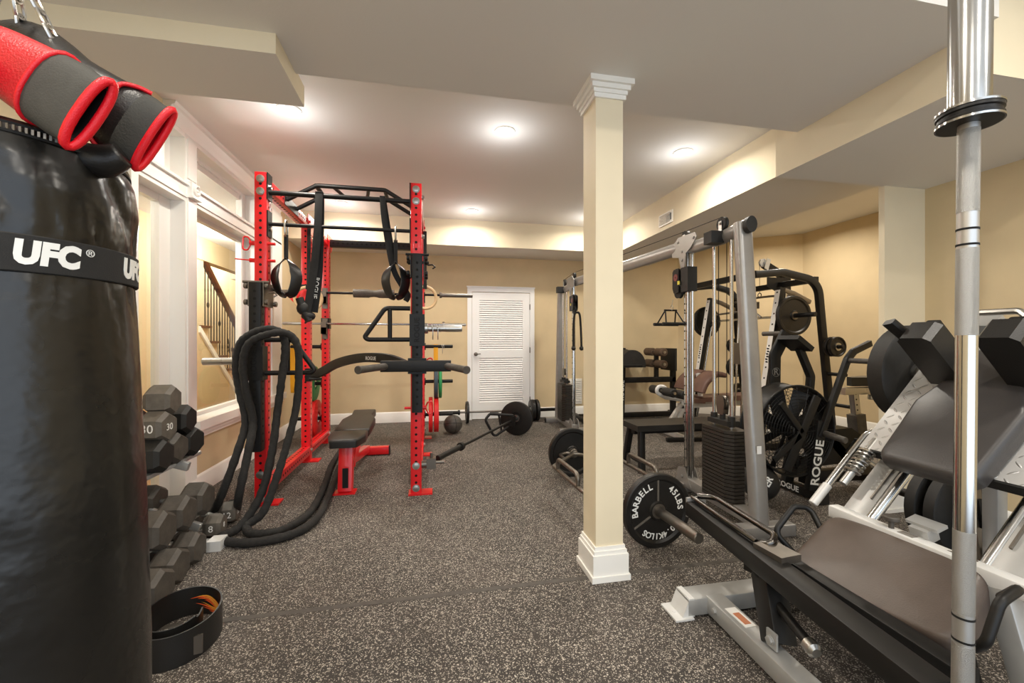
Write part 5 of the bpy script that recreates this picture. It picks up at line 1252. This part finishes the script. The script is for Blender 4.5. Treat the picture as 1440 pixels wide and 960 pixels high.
b = MB(); b.cyl((2.99, 3.02, 1.31), (2.99, 3.26, 1.31), .02, bev=.004); b.build('grip', 'worn_rubber', bk)
b = MB(); b.sweep(rrect(.05, .05, .006), fillet([(3.06, 2.88, .58), (3.10, 2.88, .95), (2.99, 2.88, 1.18)], .06), up=(0, 1, 0)); b.build('console_mast', 'black_steel', bk)
b = MB(); b.box((2.95, 2.88, 1.225), (.17, .20, .04), (0, .62, 0), .01); b.build('console', 'satin_black', bk)
b = MB(); b.box((2.938, 2.88, 1.24), (.12, .16, .012), (0, .62, 0), .004); b.build('screen', 'screen_black', bk)
# ---------------------------------------------------------------- leg press / hack squat in the foreground right
r_ = V((.7071, 0, .7071)); n_ = V((-.7071, 0, .7071)); yv = V((0, 1, 0))
def LP(s, k, y): return V((1.74, y, .52))+r_*s+n_*k
lp = thing('leg_press', 'silver and black leg press machine with brown seat pad in the right foreground', 'leg press', (1.9, 1.3, 0))
b = MB(); b.beam((1.13, 1.70, .05), (2.95, 1.68, .05), .10, .075, up=U_); b.build('base_foot', 'silver_paint', lp)
b = MB(); b.box((1.105, 1.70, .008), (.09, .125, .008), None, .002); b.cyl((1.09, 1.70, .011), (1.09, 1.70, .014), .01, n=10); b.prism([(-.03, -.04), (.03, -.04), (.03, .04), (.005, .04)], basis((1.13, 1.70, .05), (1, 0, 0), U_), .098); b.build('foot_plate', 'white_paint', lp)
b = MB(); b.beam((1.20, .80, .05), (2.95, .80, .05), .10, .075, up=U_); b.build('base_foot', 'silver_paint', lp)
b = MB(); b.beam((1.265, 1.66, .055), (1.245, .84, .055), .085, .075, up=U_); b.bolt((1.222, 1.60, .06), (-1, 0, 0), .012, .01); b.build('base_beam', 'silver_paint', lp)
b = MB(); b.box((1.265, 1.50, .0935), (.05, .12, .002)); b.build('warning_label', 'label_white', lp)
b = MB(); b.box((1.265, 1.49, .0948), (.03, .07, .001)); b.build('warning_label', 'label_orange', lp)
b = MB(); b.beam((1.25, 1.32, .10), (1.25, 1.32, .16), .05, .01, up=(1, 0, 0)); b.bolt((1.243, 1.32, .13), (-1, 0, 0), .014, .012); b.build('pivot_bracket', 'silver_paint', lp)
b = MB(); b.beam((1.29, 1.33, .10), (1.37, 1.49, .36), .085, .09, up=(1, 0, 0)); b.box((1.365, 1.48, .33), (.11, .11, .10), (0, 0, .3), .01); b.bolt((1.31, 1.45, .30), (-1, -.2, 0), .016, .014); b.build('adjuster_link', 'satin_black', lp)
b = MB(); b.cyl((1.33, 1.40, .22), (1.28, 1.20, .20), .018, n=12); b.build('pull_pin', 'satin_black', lp)
b = MB(); b.lathe([(.012, 0), (.026, .005), (.026, .035), (.015, .045)], (1.28, 1.20, .20), (-.24, -.97, -.1), 14); b.build('pin_knob', 'zinc', lp)
# black seat carrier beam and its chrome arm
b = MB(); b.beam((1.375, 1.96, .355), (1.27, .82, .335), .095, .075, up=U_); b.build('carrier_beam', 'satin_black', lp)
b = MB(); b.beam((1.46, 1.60, .32), (1.44, .86, .31), .07, .07, up=U_); b.build('carrier_beam', 'satin_black', lp)
b = MB(); b.box((1.395, 1.975, .36), (.12, .012, .10), (0, 0, .1), .003); b.build('end_plate', 'silver_paint', lp)
b = MB(); b.tube([(1.40, 1.97, .415), (1.47, 1.92, .42), (1.435, 1.50, .42), (1.38, 1.46, .405), (1.36, 1.50, .39)], .014, 10, bend=.05); b.tube([(1.37, 1.97, .41), (1.345, 1.50, .40)], .012, 10); b.build('chrome_arm', 'black_chrome', lp)
b = MB(); b.box((1.375, 1.43, .388), (.10, .13, .03), (0, 0, .09), .006); b.build('arm_socket', 'steel_dull', lp)
b = MB(); b.beam((1.28, .90, .34), (1.24, .70, .12), .09, .08, up=(1, 0, 0)); b.cyl((1.27, .84, .30), (1.235, .66, .17), .016); b.build('carrier_leg', 'satin_black', lp)
for y, s in ((1.49, 1), (.915, -1)):
    b = MB()
    b.tube([(1.537, y+s*.02, .33), (1.49, y+s*.07, .40), (1.60, y+s*.08, .50), (1.675, y+s*.07, .495), (1.665, y+s*.01, .43)] if s > 0 else [(1.46, y+s*.02, .37), (1.42, y+s*.10, .45), (1.47, y+s*.10, .555), (1.56, y+s*.09, .575), (1.62, y+s*.02, .50)], .0125, 10, bend=.035); b.build('side_handle', 'satin_black', lp)
# seat pad
sa, sb_ = V((1.48, 1.2, .345)), V((1.71, 1.24, .50)); sx = (sb_-sa).normalized(); sn = sx.cross(V((0, 1, 0))).normalized()
if sn.z < 0: sn = -sn
M = basis((sa+sb_)/2, sx, V((0, 1, 0)))
assert M.to_3x3().col[2].z > 0 or True
b = MB(); b.cushion(rpoly([(-.17, -.285), (.17, -.255), (.17, .25), (-.17, .275)], .055, 5), M @ Matrix.Translation((0, 0, -.035)), .085, .012, .035); b.build('seat_pad', 'pad_brown', lp)
b = MB(); b.prism([(-.15, -.25), (.14, -.23), (.14, .23), (-.15, .25)], M @ Matrix.Translation((0, 0, -.085)), .02, .004); b.build('seat_board', 'satin_black', lp)
b = MB(); b.beam((1.62, 1.40, .36), (1.70, 1.40, .12), .06, .06, up=(0, 1, 0)); b.beam((1.62, 1.02, .36), (1.70, 1.02, .12), .06, .06, up=(0, 1, 0)); b.beam((1.70, 1.66, .08), (1.70, .84, .08), .07, .07, up=U_); b.build('seat_support', 'satin_black', lp)
# cross member and rails
b = MB(); b.beam((1.735, 1.50, .50), (1.735, .86, .50), .055, .05, up=U_); b.build('cross_member', 'white_paint', lp)
b = MB(); b.cyl((1.735, 1.27, .525), (1.735, 1.27, .56), .009); b.cyl((1.735, 1.27, .555), (1.735, 1.27, .572), .026, n=20, bev=.004); b.build('stop_knob', 'worn_rubber', lp)
b = MB(); b.box((1.735, 1.215, .5255), (.03, .05, .001)); b.build('label', 'grey_print', lp)
b = MB(); b.box((1.775, 1.19, .54), (.05, .06, .045), (0, -.3, 0), .003); b.box((1.785, 1.19, .572), (.05, .10, .012), (0, -.3, 0), .003); b.build('bumper_stop', 'silver_paint', lp)
for y, s in ((1.44, 1), (.96, -1)):
    b = MB(); b.beam(LP(-.01, -.05, y), LP(1.12, -.05, y), .05, .10, up=(0, 1, 0)); b.build('rail_channel', 'silver_paint', lp)
    b = MB(); M = basis(LP(.30, -.05, y-s*.027-.0), r_, n_); b.prism([(-.2, -.035), (.2, -.035), (.2, .035), (-.2, .035)], M, .006, .001); b.build('rail_plate', 'steel_dull', lp)
    b = MB(); b.cyl(LP(.0, -.04, y-s*.06), LP(1.10, -.04, y-s*.06), .0205, n=18); b.build('guide_rod', 'chrome', lp)
    b = MB(); b.box(LP(1.12, -.03, y), (.07, .09, .13), (0, -PI/4, 0), .006); b.bolt(LP(1.12, .03, y-.046), (0, -1, 0), .012, .01); b.build('rail_cap', 'silver_paint', lp)
    b = MB(); b.beam(LP(1.08, -.08, y), (2.78, y+s*.12, .06), .07, .06, up=(0, 1, 0)); b.build('rear_leg', 'silver_paint', lp)
    b = MB(); b.beam((1.735, y, .48), (1.735, y+s*.10, .07), .06, .06, up=(1, 0, 0)); b.build('front_leg', 'silver_paint', lp)
b = MB(); b.beam((2.88, 1.68, .08), (2.88, .80, .08), .08, .07, up=U_); b.build('base_beam', 'silver_paint', lp)
b = MB(); b.beam(LP(1.10, -.02, 1.44), LP(1.10, -.02, .96), .06, .05, up=U_); b.build('top_cross_member', 'silver_paint', lp)
# sled
b = MB(); b.prism([(0, -.34), (.62, -.34), (.62, .27), (0, .27)], basis(LP(.30, .035, 1.27), r_, yv), .012, .002); b.build('tread_plate', 'tread_silver', lp)
b = MB(); b.prism([(0, -.335), (.02, -.335), (.02, .265), (0, .265)], basis(LP(.292, .015, 1.27), r_, yv), .05, .004); b.build('sled_edge', 'rubber', lp)
b = MB(); b.beam(LP(.36, -.01, 1.50), LP(.36, -.01, .94), .06, .05, up=n_); b.beam(LP(.80, -.01, 1.50), LP(.80, -.01, .94), .06, .05, up=n_); b.build('sled_frame', 'satin_black', lp)
hp = [(0, -.135), (.03, -.16), (.33, -.175), (.45, -.13), (.66, -.10), (.66, .10), (.45, .13), (.33, .175), (.03, .16), (0, .135)]
b = MB(); b.cushion(rpoly(hp, .05, 4), basis(LP(.22, .085, 1.235), r_, yv), .075, .012, .035); b.build('back_pad', 'pad_charcoal', lp)
for y in (1.35, 1.095):
    b = MB(); M = basis(LP(.71, .235, y), n_, yv); b.prism([(-.14, -.06), (.12, -.06), (.14, -.04), (.14, .04), (.12, .06), (-.14, .06)], M, .095, .02, 3); b.build('shoulder_pad', 'leather_black', lp)
    b = MB(); b.beam(LP(.78, .03, y), LP(.78, .34, y), .05, .05, up=(0, 1, 0)); b.build('shoulder_post', 'satin_black', lp)
for y, s in ((1.52, 1), (.93, -1)):
    b = MB(); b.cyl(LP(.817, -.018, y-s*.03), LP(.817, -.018, y+s*.24), .0255, bev=.004); b.box(LP(.80, -.02, y-s*.02), (.10, .04, .10), (0, -PI/4, 0), .006); b.build('weight_horn', 'steel_dull', lp)
b = MB(); b.beam(LP(.74, .28, 1.43), LP(.74, .40, 1.46), .03, .05, up=(0, 1, 0)); b.beam(LP(.74, .02, 1.40), LP(.74, .30, 1.43), .03, .04, up=(0, 1, 0)); b.build('sled_handle', 'satin_black', lp)
b = MB(); b.tube([LP(.98, .0, 1.44), LP(1.08, .12, 1.44), LP(1.08, .12, 1.28), LP(1.02, .10, 1.22)], .014, 8, bend=.03); b.build('safety_handle', 'zinc', lp)
# shock and release lever on the far side
b = MB(); b.tube([(1.765, 1.62, .49), (2.075, 1.62, .80), (2.11, 1.58, .81), (2.13, 1.48, .77)], .0165, 12, bend=.05); b.tube([(1.99, 1.62, .71), (2.0, 1.50, .66)], .012, 8); b.build('release_lever', 'chrome', lp)
b = MB(); b.cyl((1.755, 1.62, .48), (1.84, 1.62, .565), .0195, n=14, bev=.003); b.build('lever_grip', 'white_paint', lp)
b = MB(); p0, p1 = LP(.10, .03, 1.505), LP(.36, .03, 1.505); b.cyl(p0, p1, .016); b.build('spring_rod', 'zinc', lp)
b = MB(); d = (p1-p0); x, y, z = frame(d); b.tube([p0.lerp(p1, .25)+d*.5*(i/70)+x*.028*math.cos(i*.62)+y*.028*math.sin(i*.62) for i in range(71)], .005, 6); b.build('spring', 'zinc', lp)
# plate storage at the rear
b = MB(); b.prism([(-.06, 0), (.06, 0), (.05, .12), (.045, .58), (-.045, .58), (-.05, .12)], basis((2.80, 1.60, .06), V((1, .15, 0)), V((.0, .12, 1))), .012, .002); b.build('storage_bracket', 'steel_dull', lp)
b = MB(); b.prism([(-.022, 0), (.022, 0), (.022, .14), (-.022, .14)], basis((2.80, 1.615, .28), V((1, .15, 0)), V((0, .12, 1))), .016); b.prism([(-.018, 0), (.018, 0), (.018, .03), (-.018, .03)], basis((2.80, 1.598, .15), V((1, .15, 0)), V((0, .12, 1))), .016); b.build('bracket_slot', 'hole_black', lp)
b = MB(); b.cyl((2.80, 1.60, .33), (2.80, 2.02, .33), .025, bev=.004); b.build('storage_peg', 'satin_black', lp)
make_plate('weight_plate', 'large black rubber plate loaded on the leg press sled', 'weight plate', LP(.817, -.018, 1.61), (0, 1, 0), .235, .085, 'rubber', 'bumper')
make_plate('weight_plate', 'black plate stored under the leg press nearest the slotted bracket', 'weight plate', (2.80, 1.71, .33), (0, 1, 0), .2225, .06, 'rubber', 'bumper')
make_plate('weight_plate', 'black plate stored under the leg press behind the other one', 'weight plate', (2.80, 1.80, .33), (0, 1, 0), .2225, .06, 'rubber', 'bumper')
# ---------------------------------------------------------------- upright chrome barbell close to the camera
t = thing('barbell', 'chrome barbell standing upright on its sleeve in the near right', 'barbell', (1.012, .614, 0))
p, q = V((1.008, .617, .0)), V((1.030, .612, 2.12)); d = (q-p).normalized()
za, zc = .46, 1.665
b = MB(); b.cyl(p+d*za, p+d*zc, .0156, n=20); b.build('shaft', 'satin_steel', t)
b = MB(); b.cyl(p+d*.874, p+d*1.252, .0158, n=20); b.build('bright_shaft', 'chrome', t)
for a, c in ((.50, .655), (.715, .874), (1.252, 1.42), (1.49, 1.65)):
    b = MB(); b.cyl(p+d*a, p+d*c, .0162, n=20); b.build('knurling', 'knurl', t)
b = MB()
for a in (.66, .705, 1.425, 1.455): b.cyl(p+d*a, p+d*(a+.004), .0165, n=20)
b.build('ring_mark', 'hole_black', t)
for a, c in ((.0, za), (zc, 2.12)):
    b = MB(); b.cyl(p+d*a, p+d*c, .0305, n=28, bev=.002); b.build('sleeve', 'chrome', t)
for a in (za-.005, zc-.005):
    b = MB(); b.lathe([(.02, 0), (.045, .0), (.047, .003), (.047, .009), (.044, .011), (.044, .017), (.047, .019), (.047, .026), (.045, .029), (.02, .029)], p+d*a, d, 32); co2 = b.build('collar', 'satin_black', t)
    for k in (0, .0257):
        b = MB(); b.ring([(.0455, 0), (.0478, 0), (.0478, .004), (.0455, .004)], p+d*(a+k), d, 32); b.build('collar_rim', 'chrome', co2)
# ---------------------------------------------------------------- camera, world, view
cam = bpy.data.cameras.new('camera'); cam.sensor_width = 36; cam.lens = 580/1440*36; cam.clip_start = .02
co_ = bpy.data.objects.new('camera', cam); COL.objects.link(co_); co_.location = (0, 0, 1.24)
co_.rotation_euler = (PI/2, 0, -math.radians(11.2)); SC.camera = co_
w = bpy.data.worlds.new('daylight'); SC.world = w; w.use_nodes = True
bg = w.node_tree.nodes['Background']; bg.inputs[0].default_value = (.78, .88, 1, 1); bg.inputs[1].default_value = 2.4
SC.view_settings.view_transform = 'Standard'; SC.view_settings.look = 'None'; SC.view_settings.gamma = 1
SC.view_settings.use_curve_mapping = False; SC.view_settings.exposure = -.06
